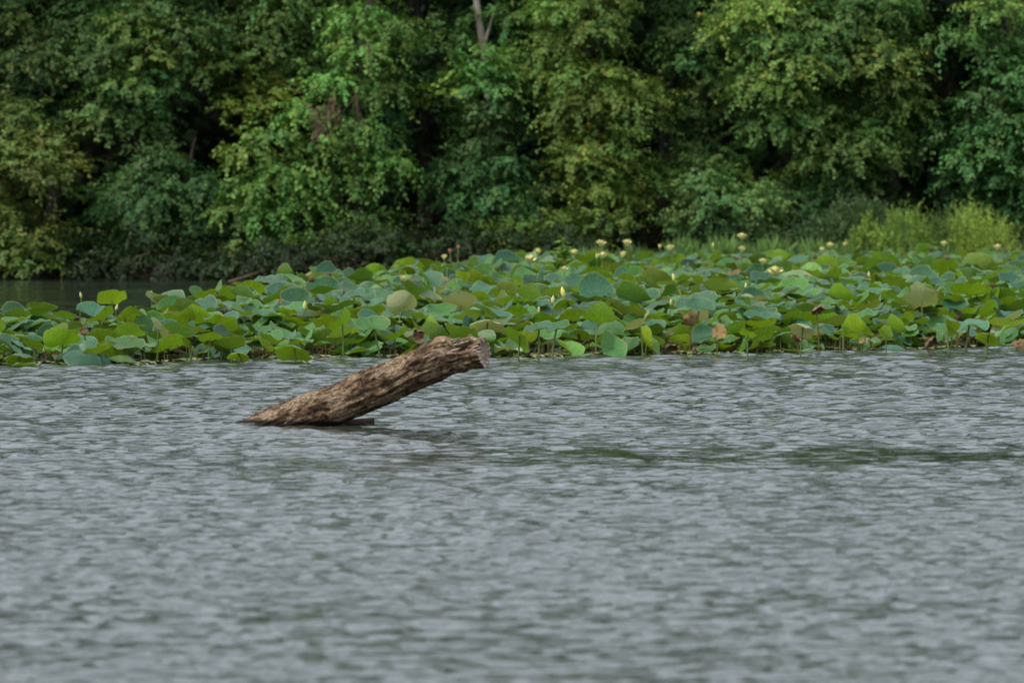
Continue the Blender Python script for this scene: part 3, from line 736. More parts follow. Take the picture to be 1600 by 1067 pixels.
hero(460, 543, 54, .20, 42, AW - .3, 'mid-green', 'umbrella', 'broad mid-green lotus leaf drooping to the water above the log')
hero(128, 558, 56, .10, 40, TO, 'blue-green', 'droop', 'dark green lotus leaf dipping into the water at the far left')
hero(1092, 481, 48, .58, 36, TO + .3, 'blue-green', 'bowl', 'dark cup-shaped blue-green lotus leaf right of centre')
hero(1168, 523, 32, .33, 30, AW - .6, 'yellow-green', 'flat', 'small vivid yellow-green lotus leaf at the front right of centre')
hero(960, 460, 42, .66, 18, TO, 'blue-green', 'flat', 'small flat blue-green lotus leaf right of the dish-shaped one')
hero(1025, 455, 40, .68, 24, TO + .6, 'blue-green', 'wavy', 'grey-rimmed blue-green lotus leaf right of centre')
hero(625, 420, 48, .90, 42, AW + .4, 'mid-green', 'umbrella', 'tallest dome-shaped green lotus leaf on the skyline left of centre')
hero(668, 440, 44, .80, 45, TO + .9, 'blue-green', 'taco', 'slanting blue-green lotus leaf right of the tallest dome-shaped leaf')
hero(432, 438, 50, .80, 14, TO + .3, 'blue-green', 'wavy', 'pale blue-green lotus leaf at the back, under the fallen branch')
hero(1190, 455, 44, .66, 20, TO, 'blue-green', 'bowl', 'bluish lotus leaf below the large open flower on the right')
hero(1365, 450, 50, .70, 12, TO, 'blue-green', 'flat', 'flat glossy blue-green lotus leaf left of the big beige one')
hero(1000, 508, 44, .42, 40, AW + .6, 'pale', 'half', 'half pale half green lotus leaf at the front right of centre')
hero(935, 502, 54, .45, 45, AW + .3, 'yellow-green', 'taco', 'bright yellow-green folded lotus leaf at the front right of centre')

# the rest of the bed
ragged = lambda px: .45 * math.sin(px * .031) + .25 * math.sin(px * .083 + 1) + .18 * math.sin(px * .21)
cell = {}
def free(x, d, r):
    cx, cy = int(x / .5), int(d / .5)
    for a in (-1, 0, 1):
        for b2 in (-1, 0, 1):
            for (qx, qd, qr) in cell.get((cx + a, cy + b2), ()):
                if (qx - x) ** 2 + (qd - d) ** 2 < (.39 * (r + qr)) ** 2: return False
    return True
def occupy(x, d, r): cell.setdefault((int(x / .5), int(d / .5)), []).append((x, d, r))
for L in leaves: occupy((L['px'] - 800) / F * L['d'], L['d'], L['rad'] * .6)
tries = 0
while tries < 26000:
    tries += 1
    px = rng.uniform(-420, 2020)
    d = math.sqrt(rng.uniform(72 ** 2, 134 ** 2))
    fd_, bd_ = float(front_d(px)) + ragged(px), float(back_d(px)) + 1.5 * math.sin(px * .03)
    if d < fd_ or d > bd_: continue
    into = d - fd_
    if into < .7 and rng.uniform() < .3: continue
    rad = float(np.clip(rng.normal(.245, .05), .11, .36)) * (0.85 if into < .8 else 1.0)
    x = (px - 800) / F * d
    if not free(x, d, rad): continue
    zmax = float(np.interp(into, [0, .8, 3, 8, 25, 60], [.07, .22, .48, .62, .62, .50]))
    if px < 330: zmax *= float(np.interp(px, [-400, 330], [.75, .95]))
    z = float(np.clip(zmax * rng.uniform(.62, 1.12) + rng.normal(0, .04), .05, 1.0))
    tilt = abs(rng.normal(0, R(15))) + R(5)
    azi = rng.uniform(0, 6.283)
    facing = math.sin(tilt) * -math.sin(azi)       # >0 : upper face seen
    u = rng.uniform()
    if facing > -.05: cls = 'blue-green' if u < .42 else ('mid-green' if u < .72 else ('deep-green' if u < .92 else 'yellow-green'))
    else: cls = 'deep-green' if u < .16 else 'yellow-green' if u < .44 else ('mid-green' if u < .72 else ('olive' if u < .88 else ('pale' if u < .96 and into < 14 else 'blue-green')))
    add_leaf(px, d, z, rad, tilt, azi, cls, int(rng.integers(0, len(KINDS))))
    occupy(x, d, rad)
for k in range(360):                                  # low leaves at the water's edge
    px = rng.uniform(-300, 1900); d = float(front_d(px)) + ragged(px) + abs(rng.normal(.0, .7)) - .2; rad = float(np.clip(rng.normal(.17, .04), .08, .26))
    if not free((px - 800) / F * d, d, rad): continue
    occupy((px - 800) / F * d, d, rad)
    add_leaf(px, d, rng.uniform(.05, .24), rad, abs(rng.normal(R(22), R(18))), rng.uniform(0, 6.283), CN[int(rng.choice(5, p=[.28, .3, .28, .04, .1]))], int(rng.integers(0, len(KINDS))))
# how much of each leaf shows: nearest first over a coarse picture
GW, GH, GS = 1000, 240, 2.0        # cells of 2 px, rows 340..820
zb = np.zeros((GH, GW), bool)
for L in sorted(leaves, key=lambda q: q['d']):
    s = F / L['d']; cx = (L['px'] + 200) / GS; py = 280 + (H - L['z']) * s; cy = (py - 340) / GS
    rx = L['rad'] * s / GS; ry = max(.5, rx * max(.16, abs(math.sin(L['tilt']) * math.sin(L['azi']))))
    x0, x1, y0, y1 = int(cx - rx), int(cx + rx) + 1, int(cy - ry), int(cy + ry) + 1
    x0, x1, y0, y1 = max(0, x0), min(GW, x1), max(0, y0), min(GH, y1)
    if x1 <= x0 or y1 <= y0: L['vis'] = 0; continue
    yy, xx = np.mgrid[y0:y1, x0:x1]
    msk = ((xx + .5 - cx) / rx) ** 2 + ((yy + .5 - cy) / ry) ** 2 <= 1
    new = msk & ~zb[y0:y1, x0:x1]
    L['vis'] = int(new.sum()) * (1 if 0 <= L['px'] <= 1600 else 0); zb[y0:y1, x0:x1] |= msk
    L['py'] = py
leaves.sort(key=lambda q: (q['hero'] is None, -q['vis']))
solo, rest = leaves[:300], leaves[300:]

def leaf_rot(L):
    ax = Vector((-math.sin(L['azi']), math.cos(L['azi']), 0))
    return Matrix.Rotation(L['tilt'], 3, ax) @ Matrix.Rotation(L['spin'], 3, 'Z')
def tint_of(L):
    t, a = CLS[L['cls']]
    j = math.exp(rng.normal(0, .18)); h = rng.normal(0, .07)
    return (t[0] * j * (1 + h), t[1] * j, t[2] * j * (1 - h), a if L['cls'] != 'pale' else float(np.clip(a + rng.normal(0, .1), 0, .4)))
# labels of the leaves that no hand-written words single out
def zone(px):
    for lim, w_ in ((90, 'near the left edge'), (210, 'below the dark inlet'), (345, 'left of the log by the inlet'), (470, 'above the sunken end of the log'),
                    (600, 'above the middle of the log'), (700, 'above the upper half of the log'), (790, 'behind the broken log end'), (880, 'right of the broken log end'),
                    (990, 'below the tall weed and flowers'), (1100, 'right of the dish-shaped leaf'), (1200, 'left of the big open flower'), (1300, 'below the big open flower'),
                    (1410, 'left of the big beige leaf'), (1500, 'around the big beige leaf'), (1700, 'near the right edge')):
        if px < lim: return w_
def row(L):
    into = L['d'] - float(front_d(L['px']))
    return 'in the front row' if into < 1.6 else ('in the second row' if into < 4.5 else ('mid-bed' if into < 12 else 'far back'))
def pose(L):
    f = math.sin(L['tilt']) * -math.sin(L['azi'])
    return 'dished' if f > .30 else ('level' if f > -.16 else 'upturned')
keys = {}
for L in solo:
    if L['hero'] is None: keys.setdefault((L['cls'], pose(L), row(L), zone(L['px'])), []).append(L)
ORD = ['leftmost', 'second', 'third', 'fourth', 'fifth', 'sixth', 'seventh', 'eighth', 'ninth', 'tenth']
for (c_, p_, r_, z_), ls in keys.items():
    ls.sort(key=lambda q: q['px'])
    for k, L in enumerate(ls):
        if len(ls) == 1: L['hero'] = f'{c_} {p_} lotus leaf {r_} {z_}'
        elif k == 0: L['hero'] = f'leftmost {c_} {p_} lotus leaf {r_} {z_}'
        elif k == len(ls) - 1: L['hero'] = f'rightmost {c_} {p_} lotus leaf {r_} {z_}'
        else: L['hero'] = f'{ORD[min(k, 9)]} {c_} {p_} lotus leaf {r_} {z_}'
for L in solo:
    x = (L['px'] - 800) / F * L['d']
    root = empty('lotus_leaf', (x, L['d'], 0)); tag(root, L['hero'], 'lotus leaf', 'lotus leaves standing in the bed')
    bl = bpy.data.objects.new('blade', HIM[L['k']]); link(bl, root)
    bl.location = (0, 0, L['z']); bl.rotation_euler = leaf_rot(L).to_euler(); bl.scale = (L['rad'],) * 3
    bl.color = tint_of(L)
    st = bpy.data.objects.new('stem', random.choice(STEMS)); link(st, root)
    st.location = (0, 0, -.5); st.scale = (random.uniform(.7, 1.1),) * 2 + (L['z'] + .5 - .03 * L['rad'],); st.rotation_euler = (0, 0, rng.uniform(0, 6.28))
Bl, Bs = Buf(), Buf(); alph = []
sv0 = np.array([v.co[:] for v in STEMS[0].vertices]); sq0 = np.array([p_.vertices[:] for p_ in STEMS[0].polygons])
for L in rest:
    near = L['d'] - float(front_d(L['px'])) < 10
    V, Q, uv = (MD if L['vis'] > 4 else LO)[L['k']]
    x = (L['px'] - 800) / F * L['d']; M_ = np.array(leaf_rot(L))
    t4 = tint_of(L)
    Bl.add((V * L['rad']) @ M_.T + np.array([x, L['d'], L['z']]), Q, t4[:3], uv); alph.append(np.full(len(V), t4[3]))
    if near: Bs.add(sv0 * np.array([.9, .9, L['z'] + .48]) + np.array([x, L['d'], -.5]), sq0)
me = Bl.mesh('lotus_foliage')
c4 = np.concatenate([np.concatenate(Bl.T), np.concatenate(alph)[:, None]], 1).astype(np.float32)
me.color_attributes['tint'].data.foreach_set('color', c4.ravel())
lf = obj('lotus_foliage', me, M_LOTUS); lf['kind'] = 'stuff'; tag(lf, 'mass of further lotus leaves filling the bed to the far bank', 'lotus leaves')
ls_ = obj('lotus_stems', Bs.mesh('lotus_stems'), M_STEM); ls_['kind'] = 'stuff'; tag(ls_, 'thicket of thin green lotus stems under the leaves', 'stems')

# ---- flowers, buds, pods
def petal_mesh(seed, L=1.0, W=.42, curl=.5):
    r_ = np.random.default_rng(seed); V = []; 
    for a in range(6):
        t = a / 5; w_ = W * (math.sin(math.pi * min(1, t ** .75 * .93 + .07)) ** .8) * .5 + .01
        for b2 in (-1, 0, 1): V.append((b2 * w_, L * t * (1 - .12 * t * curl), L * .30 * curl * t * t + (.10 * L * abs(b2) * math.sin(math.pi * t)) + r_.normal(0, .006)))
    Q = [(a * 3 + b2, a * 3 + b2 + 1, a * 3 + b2 + 4, a * 3 + b2 + 3) for a in range(5) for b2 in (0, 1)]
    me = mesh_from('petal', V, Q); me.materials.append(M_PETAL); return me
PET = [petal_mesh(k, 1.0, .44, c_) for k, c_ in enumerate((.5, .8, .35))]
def lathe(name, prof, seg=10, mat=None, ribs=0):
    th = np.linspace(0, 6.2832, seg, endpoint=False)
    V = np.array([[(r_ * (1 + ribs * math.cos(5 * t))) * math.cos(t), (r_ * (1 + ribs * math.cos(5 * t))) * math.sin(t), z] for r_, z in prof for t in th])
    n_ = len(prof); Q = [(a * seg + j, a * seg + (j + 1) % seg, (a + 1) * seg + (j + 1) % seg, (a + 1) * seg + j) for a in range(n_ - 1) for j in range(seg)]
    me = mesh_from(name, V, Q); me.materials.append(mat); return me
PISTIL = lathe('seed_head', [(.0, 0), (.06, .02), (.10, .10), (.14, .24), (.13, .27), (.001, .275)], 12, M_PISTIL)
BUDM = lathe('bud', [(.0, -.02), (.035, 0), (.075, .09), (.088, .19), (.070, .30), (.030, .40), (.002, .45)], 10, M_BUD, .05)
PODM = lathe('seed_pod', [(.0, -.02), (.02, 0), (.05, .06), (.095, .13), (.10, .16), (.085, .172), (.001, .165)], 12, M_POD, .03)
def stem_to(root, z, r=.9):
    st = bpy.data.objects.new('stem', random.choice(STEMS)); link(st, root)
    st.location = (0, 0, -.4); st.scale = (r * .75, r * .75, z + .4); st.rotation_euler = (0, 0, rng.uniform(0, 6.28))
def flower(px, py, d, dia, opn, label, tint=(1, 1, 1, 1), tilt=0.0):
    c = at(px, py, d)
    root = empty('lotus_flower', (c.x, d, 0)); tag(root, label, 'flower', 'lotus flowers above the leaves')
    z = c.z - dia * .15; stem_to(root, z)
    R0 = dia * .74
    tm = Matrix.Rotation(tilt, 3, 'X')
    for whorl, (n_, el, sc_) in enumerate(((7, opn + 12, 1.0), (7, opn + 32, .95), (5, opn + 48, .8))):
        for k in range(n_):
            a = 6.2832 * (k + .5 * whorl) / n_ + rng.normal(0, .08)
            p_ = bpy.data.objects.new('petal', PET[(k + whorl) % 3]); link(p_, root)
            p_.rotation_euler = (tm @ (Matrix.Rotation(a, 3, 'Z') @ Matrix.Rotation(R(el + rng.normal(0, 6)), 3, 'X'))).to_euler()
            p_.scale = (R0 * sc_ * 1.05,) * 3; p_.location = (0, 0, z); p_.color = tint
    h_ = bpy.data.objects.new('seed_head', PISTIL); link(h_, root); h_.location = (0, 0, z); h_.scale = (dia * .9,) * 3; h_.rotation_euler = tm.to_euler()
def bud(px, py, d, size, label, tint=(1, 1, 1, 1)):
    c = at(px, py, d); root = empty('lotus_bud', (c.x, d, 0)); tag(root, label, 'flower bud', 'closed lotus buds on stems')
    stem_to(root, c.z - size * .45, .7)
    b_ = bpy.data.objects.new('bud', BUDM); link(b_, root); b_.location = (0, 0, c.z - size * .5); b_.scale = (size * 1.7,) * 3; b_.color = tint
    b_.rotation_euler = (rng.normal(0, .1), rng.normal(0, .1), rng.uniform(0, 6))
def pod(px, py, d, size, label, tint=(1, 1, 1, 1)):
    c = at(px, py, d); root = empty('lotus_seed_pod', (c.x, d, 0)); tag(root, label, 'seed pod', 'dry lotus seed pods')
    stem_to(root, c.z - size * .3, .7)
    b_ = bpy.data.objects.new('pod', PODM); link(b_, root); b_.location = (0, 0, c.z - size * .4); b_.scale = (size * 3.2,) * 3; b_.color = tint
    b_.rotation_euler = (rng.normal(0, .5), rng.normal(0, .5), 0)
def fz(py, z): return min(132.5, max(80.0, d_of(py, z)))
flower(828, 409, fz(409, .98), .25, 18, 'large open cream lotus flower above the leaves left of the tall weed')
flower(1212, 427, fz(427, .82), .27, 10, 'widest open cream lotus flower, among leaves in the right half')
flower(840, 396, fz(396, 1.0), .19, 26, 'blurred cream lotus flower just behind the large one left of the weed')
flower(898, 397, fz(397, 1.0), .19, 22, 'cream lotus flower immediately right of the tall weed')
flower(939, 383, fz(383, 1.12), .22, 20, 'highest cream lotus flower of the cluster right of the tall weed')
flower(941, 402, fz(402, 1.0), .19, 24, 'lowest cream lotus flower of the cluster right of the tall weed')
flower(980, 383, fz(383, 1.12), .22, 22, 'rounded cream lotus flower standing alone against the dark trees at centre')
flower(974, 400, fz(400, 1.0), .17, 40, 'half-closed cream lotus flower right below the one standing alone')
flower(1047, 390, fz(390, 1.05), .18, 30, 'small cream lotus flower at the foot of the dim green tree')
flower(1031, 387, fz(387, 1.08), .12, 45, 'tiny closing lotus flower left of the small cream one')
flower(1159, 372, fz(372, 1.25), .20, 24, 'tallest cream lotus flower at the right, above the low bushy tree foot')
flower(1159, 392, fz(392, 1.0), .18, 30, 'yellowish lotus flower directly under the tallest one at the right')
flower(1297, 386, fz(386, 1.05), .20, 20, 'pale lotus flower left of the bushes, upper one of a pair')
flower(1284, 393, fz(393, 1.0), .16, 38, 'pale lotus flower left of the bushes, lower one of a pair')
flower(1192, 411, fz(411, .95), .17, 24, 'small pale lotus flower above and left of the widest one')
flower(882, 424 - 1, fz(423, .90), .14, 30, 'small golden lotus flower above the dish-shaped leaf')
flower(694, 404, fz(404, 1.0), .14, 35, 'small yellow lotus flower left of centre against the dark hollow')
flower(632, 438, fz(438, .88), .15, 14, 'flattened old cream flower right of the tallest dome-shaped leaf')
flower(1558, 389, fz(389, 1.02), .19, 28, 'cream lotus flower in front of the brightest bush at the right end')
flower(1475, 383, fz(383, 1.08), .16, 28, 'cream lotus flower in front of the bush with a pointed top')
flower(703, 394, fz(394, 1.05), .12, 40, 'pink lotus flower against the dark hollow, left of two', (.75, .42, .62, 1))
flower(716, 388, fz(388, 1.1), .11, 45, 'pink lotus flower against the dark hollow, right of two', (.75, .42, .62, 1))
flower(1320, 384, fz(384, 1.05), .13, 40, 'tiny cream lotus flower between the pair and the bushes', )
bud(881, 453, fz(453, .78), .22, 'fat yellow lotus bud opening at the left of the dish-shaped leaf', (1.35, 1.15, .7, 1))
bud(863, 466, fz(466, .68), .18, 'pointed green-yellow lotus bud below and left of the fat yellow bud')
bud(833, 454, fz(454, .76), .16, 'slim pale lotus bud on a long stem left of the fat yellow bud')
bud(807, 463, fz(463, .70), .15, 'pale lotus bud furthest left of the group beside the dish-shaped leaf')
bud(842, 482, fz(482, .58), .13, 'small lotus bud low down between two leaves near centre')
bud(1053, 431, fz(431, .88), .17, 'cream lotus bud standing over leaves at right of centre', (1.4, 1.25, .9, 1))
bud(127, 459, fz(459, .72), .13, 'tiny bud on a thin stem against the dark inlet, leftmost')
bud(181, 478, fz(478, .62), .13, 'tiny bud on a stem under the highest leaf of the left part')
bud(237, 457, fz(457, .74), .12, 'thin closed bud against the dark inlet, middle one')
bud(264, 471, fz(471, .66), .14, 'slim bud right of the pale folded leaf in the left part')
bud(476, 475, fz(475, .64), .20, 'yellow-green pointed bud above the left half of the log')
bud(1358, 427, fz(427, .85), .14, 'small bud left of the glossy flat leaf on the right')
bud(1048, 470, fz(470, .64), .14, 'small pale bud left of the dark cup-shaped leaf')
bud(1165, 444, fz(444, .78), .14, 'small green bud under the widest open flower')
bud(933, 398, fz(398, 1.0), .14, 'cream bud left of the flower cluster beside the tall weed', (1.4, 1.25, .9, 1))
bud(1114, 381, fz(381, 1.12), .13, 'cream bud left of the tallest flower against dark trees', (1.4, 1.25, .9, 1))
for k, (px, py, w_) in enumerate([(1428, 392, 'left one of three above leaves before the bushes'), (1455, 388, 'middle one of three above leaves before the bushes'), (1480, 402, 'right one of three above leaves before the bushes'), (1573, 388, 'near the right edge of the bed'),
                                  (482, 432, 'on the skyline below the fallen branch'), (512, 428, 'right of the fallen branch on a thin stem'), (1088, 400, 'among far leaves right of centre'), (1272, 398, 'left of the pale flower pair')]):
    pod(px, py, fz(py, .95), .15, 'brown drooping lotus seed pod ' + w_)

# ---- tall weed standing out of the bed
wd = empty('tall_weed', (at(880, 400, 104).x, 104, 0)); tag(wd, 'bright green leafy weed standing above the lotus leaves near centre', 'weed')
hw = at(880, 374, 104).z
for a0_, q in ((0, 1.0), (1.6, .86), (3.3, .8), (4.9, .72)):
    tp_ = np.array([.16 * math.cos(a0_) * (q < 1), .12 * math.sin(a0_), hw * q])
    P = polyline((0, 0, -.3), tp_, .0, 7, .03); V, Q, uv = tube(P, np.linspace(.012, .005, 7), 5)
    obj('stem', mesh_from('stem', V, Q, None, uv), M_STEM, wd)
    B = Buf(); k = 110
    t_ = rng.uniform(.45, 1, k); Pp = np.array([np.interp(t_, np.linspace(0, 1, 7), P[:, c_]) for c_ in range(3)]).T
    a = rng.uniform(0, 6.28, k)
    V, Q = leaf_quads(Pp, np.stack([np.cos(a), np.sin(a), rng.uniform(-.2, .7, k)], 1), UP + rng.normal(0, .3, (k, 3)), rng.uniform(.15, .26, k) * (1.25 - .5 * t_), rng.uniform(.05, .075, k))
    B.add(V, Q, np.repeat(np.array([0.19, 0.30, 0.06]) * np.exp(rng.normal(0, .2, (k, 1))), 4, 0))
    obj('foliage', B.mesh('foliage', False), M_GRASS, wd)

# ---- withered leaves, floating pads, stubble and duckweed at the water's edge
DEADM = [mesh_from('withered_blade', blade(90 + k, kd, 18, (0, .35, .7, 1.0))[0] + rng.normal(0, .13, (1 + 3 * 18, 3)), blade(90 + k, kd, 18, (0, .35, .7, 1.0))[1]) for k, kd in enumerate(('umbrella', 'taco', 'droop', 'ragged'))]
for me in DEADM: me.materials.append(M_DEAD)
dead = [(655, 525, 26, .28, 'reddish brown, curled beside the upper half of the log'), (632, 521, 30, .25, 'tan and shrivelled, over the middle of the log'), (555, 536, 28, .16, 'dark brown, crumpled at the foot of the round cupped leaf'),
        (130, 517, 20, .4, 'orange-brown, small and curled in the left part'), (92, 553, 24, .12, 'dark brown, low at the far left water edge'), (1080, 505, 38, .42, 'tan, wide and ragged at the front right of centre'),
        (1050, 542, 30, .10, 'red-brown, collapsed at the water edge right of centre'), (1125, 520, 34, .3, 'dark brown, hanging among stems left of the small vivid leaf'), (1275, 482, 28, .6, 'orange-tan, folded, left of the beige leaf'),
        (1243, 532, 26, .18, 'very dark, upright, at the front on the right'), (1350, 530, 24, .2, 'tan, shrivelled, left of the rolled yellow leaf'), (1552, 463, 44, .6, 'orange and folded under a grey leaf at the right end'),
        (1450, 533, 30, .15, 'red-brown, lying by the pale leaf at the right-hand shore'), (1495, 497, 26, .42, 'pinkish tan, crumpled, right of the beige leaf'), (1592, 535, 26, .12, 'orange-brown, at the right edge of the water'),
        (405, 553, 26, .08, 'beige, pointed, lying on the water left of the log'), (1145, 423, 34, .85, 'straw-coloured, slanting among far leaves right of centre'), (905, 538, 30, .12, 'brown, soaked at the water edge below the cup leaves'), (1000, 545, 24, .06, 'grey-brown, floating at the bed edge right of centre'), (445, 480, 30, .5, 'olive-brown, dried, above the left half of the log')]
for k, (px, py, wp, z, w_) in enumerate(dead):
    d = d_of(py, z); root = empty('withered_lotus_leaf', (at(px, py, d).x, d, 0)); tag(root, 'withered lotus leaf, ' + w_, 'dead leaf', 'withered lotus leaves')
    bl = bpy.data.objects.new('blade', DEADM[k % 4]); link(bl, root); bl.location = (0, 0, z); bl.scale = (wp * d / F / 2 * .8,) * 3
    bl.rotation_euler = (rng.normal(.6, .3) * random.choice((-1, 1)), rng.normal(0, .5), rng.uniform(0, 6)); jj = rng.uniform(.6, 1.5); bl.color = (jj, jj * rng.uniform(.9, 1.1), jj * rng.uniform(.8, 1.2), 1)
    st = bpy.data.objects.new('stem', random.choice(STEMS)); link(st, root); st.location = (0, 0, -.5); st.scale = (.8, .8, z + .5); st.color = (.9, .6, .5, 1)
PADM = mesh_from('pad', *blade(201, 'flat', 20, (0, .4, .8, 1.0))[:2], np.ones(3), blade(201, 'flat', 20, (0, .4, .8, 1.0))[2]); PADM.materials.append(M_LOTUS)
for px, py, wp, cl_, w_ in ((902, 557, 34, 'yellow-green', 'yellow, right of the broken log end'), (548, 556, 46, 'mid-green', 'green, behind the middle of the log'), (1570, 541, 40, 'mid-green', 'light green, in the right corner of the bed'),
                            (1075, 559, 18, 'olive', 'small and olive, drifting right of centre'), (478, 568, 18, 'pale', 'pale, adrift on open water left of the log'), (700, 559, 40, 'olive', 'olive, close behind the raised log'), (40, 572, 40, 'mid-green', 'dull green, at the left corner of the bed'), (1250, 550, 40, 'olive', 'olive, before the dark upright dead leaf')):
    d = d_of(py, .01); o_ = bpy.data.objects.new('floating_pad', PADM); link(o_); o_.location = (at(px, py, d).x, d, .022); o_.scale = (wp * d / F / 2, wp * d / F / 2 * 1.3, .16)
    t_, a_ = CLS[cl_]; o_.color = (*t_, a_); o_.rotation_euler = (0, 0, rng.uniform(0, 6)); tag(o_, 'flat lotus pad floating on the water, ' + w_, 'lotus pad', 'floating lotus pads')
B = Buf()
for k in range(900):
    px = rng.uniform(-300, 1900); d = float(front_d(px)) + abs(rng.normal(0, 1.0)) - .15; x = (px - 800) / F * d
    h_ = rng.uniform(.05, .30); P = np.array([(x, d, -.1), (x + rng.normal(0, .03), d, h_ * .6), (x + rng.normal(0, .10), d + rng.normal(0, .05), h_ * rng.uniform(.5, 1.0))])
    V, Q, uv = tube(P, [.007, .006, .003], 4); B.add(V, Q)
sb = obj('dead_stubble', B.mesh('dead_stubble'), M_DEBRIS); sb['kind'] = 'stuff'; tag(sb, 'broken brown stubble of dead stems along the water edge', 'stubble')
B = Buf()
n_ = 3200
px = rng.uniform(-300, 1900, n_); d = front_d(px) + .25 * np.sin(px * .05) - .45 + np.abs(rng.normal(0, 1.1, n_)) + .35 * np.sin(px * .021)
P = np.stack([(px - 800) / F * d, d, rng.uniform(.010, .028, n_)], 1); a = rng.uniform(0, 6.28, n_)
V, Q = leaf_quads(P, np.stack([np.cos(a), np.sin(a), np.zeros(n_)], 1), UP + rng.normal(0, .06, (n_, 3)), rng.uniform(.05, .22, n_), rng.uniform(.04, .14, n_), .05); B.add(V, Q)
dk = obj('duckweed', B.mesh('duckweed', False), M_DUCK); dk['kind'] = 'stuff'; tag(dk, 'thin floating mat of duckweed and scraps along the bed edge', 'duckweed')
B = Buf(); n_ = 1500
px = rng.uniform(-300, 1900, n_); d = front_d(px) + .1 + np.abs(rng.normal(0, 1.5, n_)); 
P = np.stack([(px - 800) / F * d, d, rng.uniform(.0, .12, n_)], 1)
V, Q = leaf_quads(P, rng.normal(0, 1, (n_, 3)) * np.array([1, 1, .35]), UP + rng.normal(0, .7, (n_, 3)), rng.uniform(.08, .26, n_), rng.uniform(.03, .10, n_)); B.add(V, Q)
db = obj('leaf_litter', B.mesh('leaf_litter', False), M_DEBRIS); db['kind'] = 'stuff'; tag(db, 'brown rotting scraps of leaf among the lotus stems', 'litter')

# ================================================================== THE LOG
axis_px = [(300, 727, 56.05), (380, 692, 55.8), (450, 661, 55.6), (520, 633, 55.4), (600, 600, 55.2), (660, 573.5, 55.05), (700, 558, 54.95), (726, 552, 54.9), (756, 550, 54.82)]
AP = np.array([np.array(at(*q)) for q in axis_px])
seglen = np.concatenate([[0], np.cumsum(np.linalg.norm(np.diff(AP, axis=0), axis=1))]); LL = seglen[-1]
NS, NT = 170, 96
sv = np.linspace(0, 1, NS); 
AX = np.stack([np.interp(sv * LL, seglen, AP[:, c_]) for c_ in range(3)], 1)
for _ in range(30): AX[1:-1] = .5 * AX[1:-1] + .25 * (AX[:-2] + AX[2:])
TT = unit(np.gradient(AX, axis=0))
UPV = unit(UP - TT * (TT @ UP)[:, None]); SD = np.cross(TT, UPV)      # SD: to the side; sign checked below
if SD[NS // 2][1] > 0: SD = -SD                                           # SD points to the camera side
def logr(s, th):
    """radius; th = 0 up, +90 deg toward the camera"""
    m_ = s * LL; c_, s_ = math.cos(th), math.sin(th)
    r_ = float(np.interp(s, [0, .3, .6, .85, 1], [.212, .200, .182, .168, .138]))
    q = Vector((c_ * 1.1, s_ * 1.1, m_ * .55)); r_ += .018 * mnoise.noise(q * 1.7)
    rg_ = mnoise.fractal(Vector((c_ * 3.2, s_ * 3.2, m_ * 1.3)), .9, 2.1, 5)
    r_ += .010 * rg_
    fib = mnoise.fractal(Vector((c_ * 9, s_ * 9, m_ * 2.2 + 5)), .8, 2.0, 4); r_ += .011 * fib
    pl_ = mnoise.noise(Vector((c_ * 5, s_ * 5, m_ * 2.6 + 9))); r_ += .013 * (1 if pl_ > .12 else 0)      # plates of bark left standing
    dth = lambda c0: (th - c0 + math.pi) % (2 * math.pi) - math.pi
    r_ += .044 * math.exp(-((s - .872) / .036) ** 2) * max(0, math.cos(dth(-.1))) ** 1.5                   # swelling before the break
    ntc = math.exp(-((s - .94) / .022) ** 4) * math.exp(-(dth(.75) / .62) ** 4); r_ -= .12 * ntc * (1 + .5 * mnoise.noise(Vector((c_ * 8, s_ * 8, m_ * 14))))
    ntc = math.exp(-((s - .918) / .014) ** 4) * math.exp(-(dth(.0) / .8) ** 4); r_ -= .035 * ntc
    if s > .90: r_ += .042 * mnoise.noise(Vector((c_ * 6, s_ * 6, m_ * 9)))
    if s > .965: r_ -= .03 * max(0, math.cos(dth(.2)))
    r_ += .03 * math.exp(-((s - .34) / .035) ** 2) * math.exp(-(dth(1.9) / .5) ** 2)                        # knots
    r_ += .022 * math.exp(-((s - .47) / .02) ** 2) * math.exp(-(dth(1.3) / .3) ** 2)
    return r_
th = np.linspace(0, 2 * math.pi, NT, endpoint=False) + math.pi * 1.25
RRr = np.array([[logr(s, t) for t in th] for s in sv])
base = np.array(at(455, 664, 55.5)); base[2] = 0.0
V = AX[:, None] + RRr[..., None] * (UPV[:, None] * np.cos(th)[None, :, None] + SD[:, None] * np.sin(th)[None, :, None])
uv = np.stack([np.broadcast_to(np.linspace(0, 1, NT)[None], (NS, NT)), np.broadcast_to((sv * LL)[:, None], (NS, NT))], -1).reshape(-1, 2)
V = V.reshape(-1, 3) - base
i = np.arange(NS - 1)[:, None] * NT; j = np.arange(NT)[None]; j2 = (j + 1) % NT
Q = np.stack([i + j, i + j2, i + NT + j2, i + NT + j], -1).reshape(-1, 4)
m, n, out = newmat('weathered_wood')
uvn = N(n, 'ShaderNodeUVMap', uv_map='uv'); mp = N(n, 'ShaderNodeMapping'); mp.inputs['Scale'].default_value = (20, 7, 1); n.links.new(uvn.outputs[0], mp.inputs[0])
mp2 = N(n, 'ShaderNodeMapping'); mp2.inputs['Scale'].default_value = (64, 24, 1); n.links.new(uvn.outputs[0], mp2.inputs[0])
f1 = noise(n, 1.6, 8, mp.outputs[0], .68); f2 = noise(n, 1.3, 6, mp2.outputs[0], .65)
mp3 = N(n, 'ShaderNodeMapping'); mp3.inputs['Scale'].default_value = (5, 2.2, 1); n.links.new(uvn.outputs[0], mp3.inputs[0])
f3 = noise(n, 1.4, 3, mp3.outputs[0])
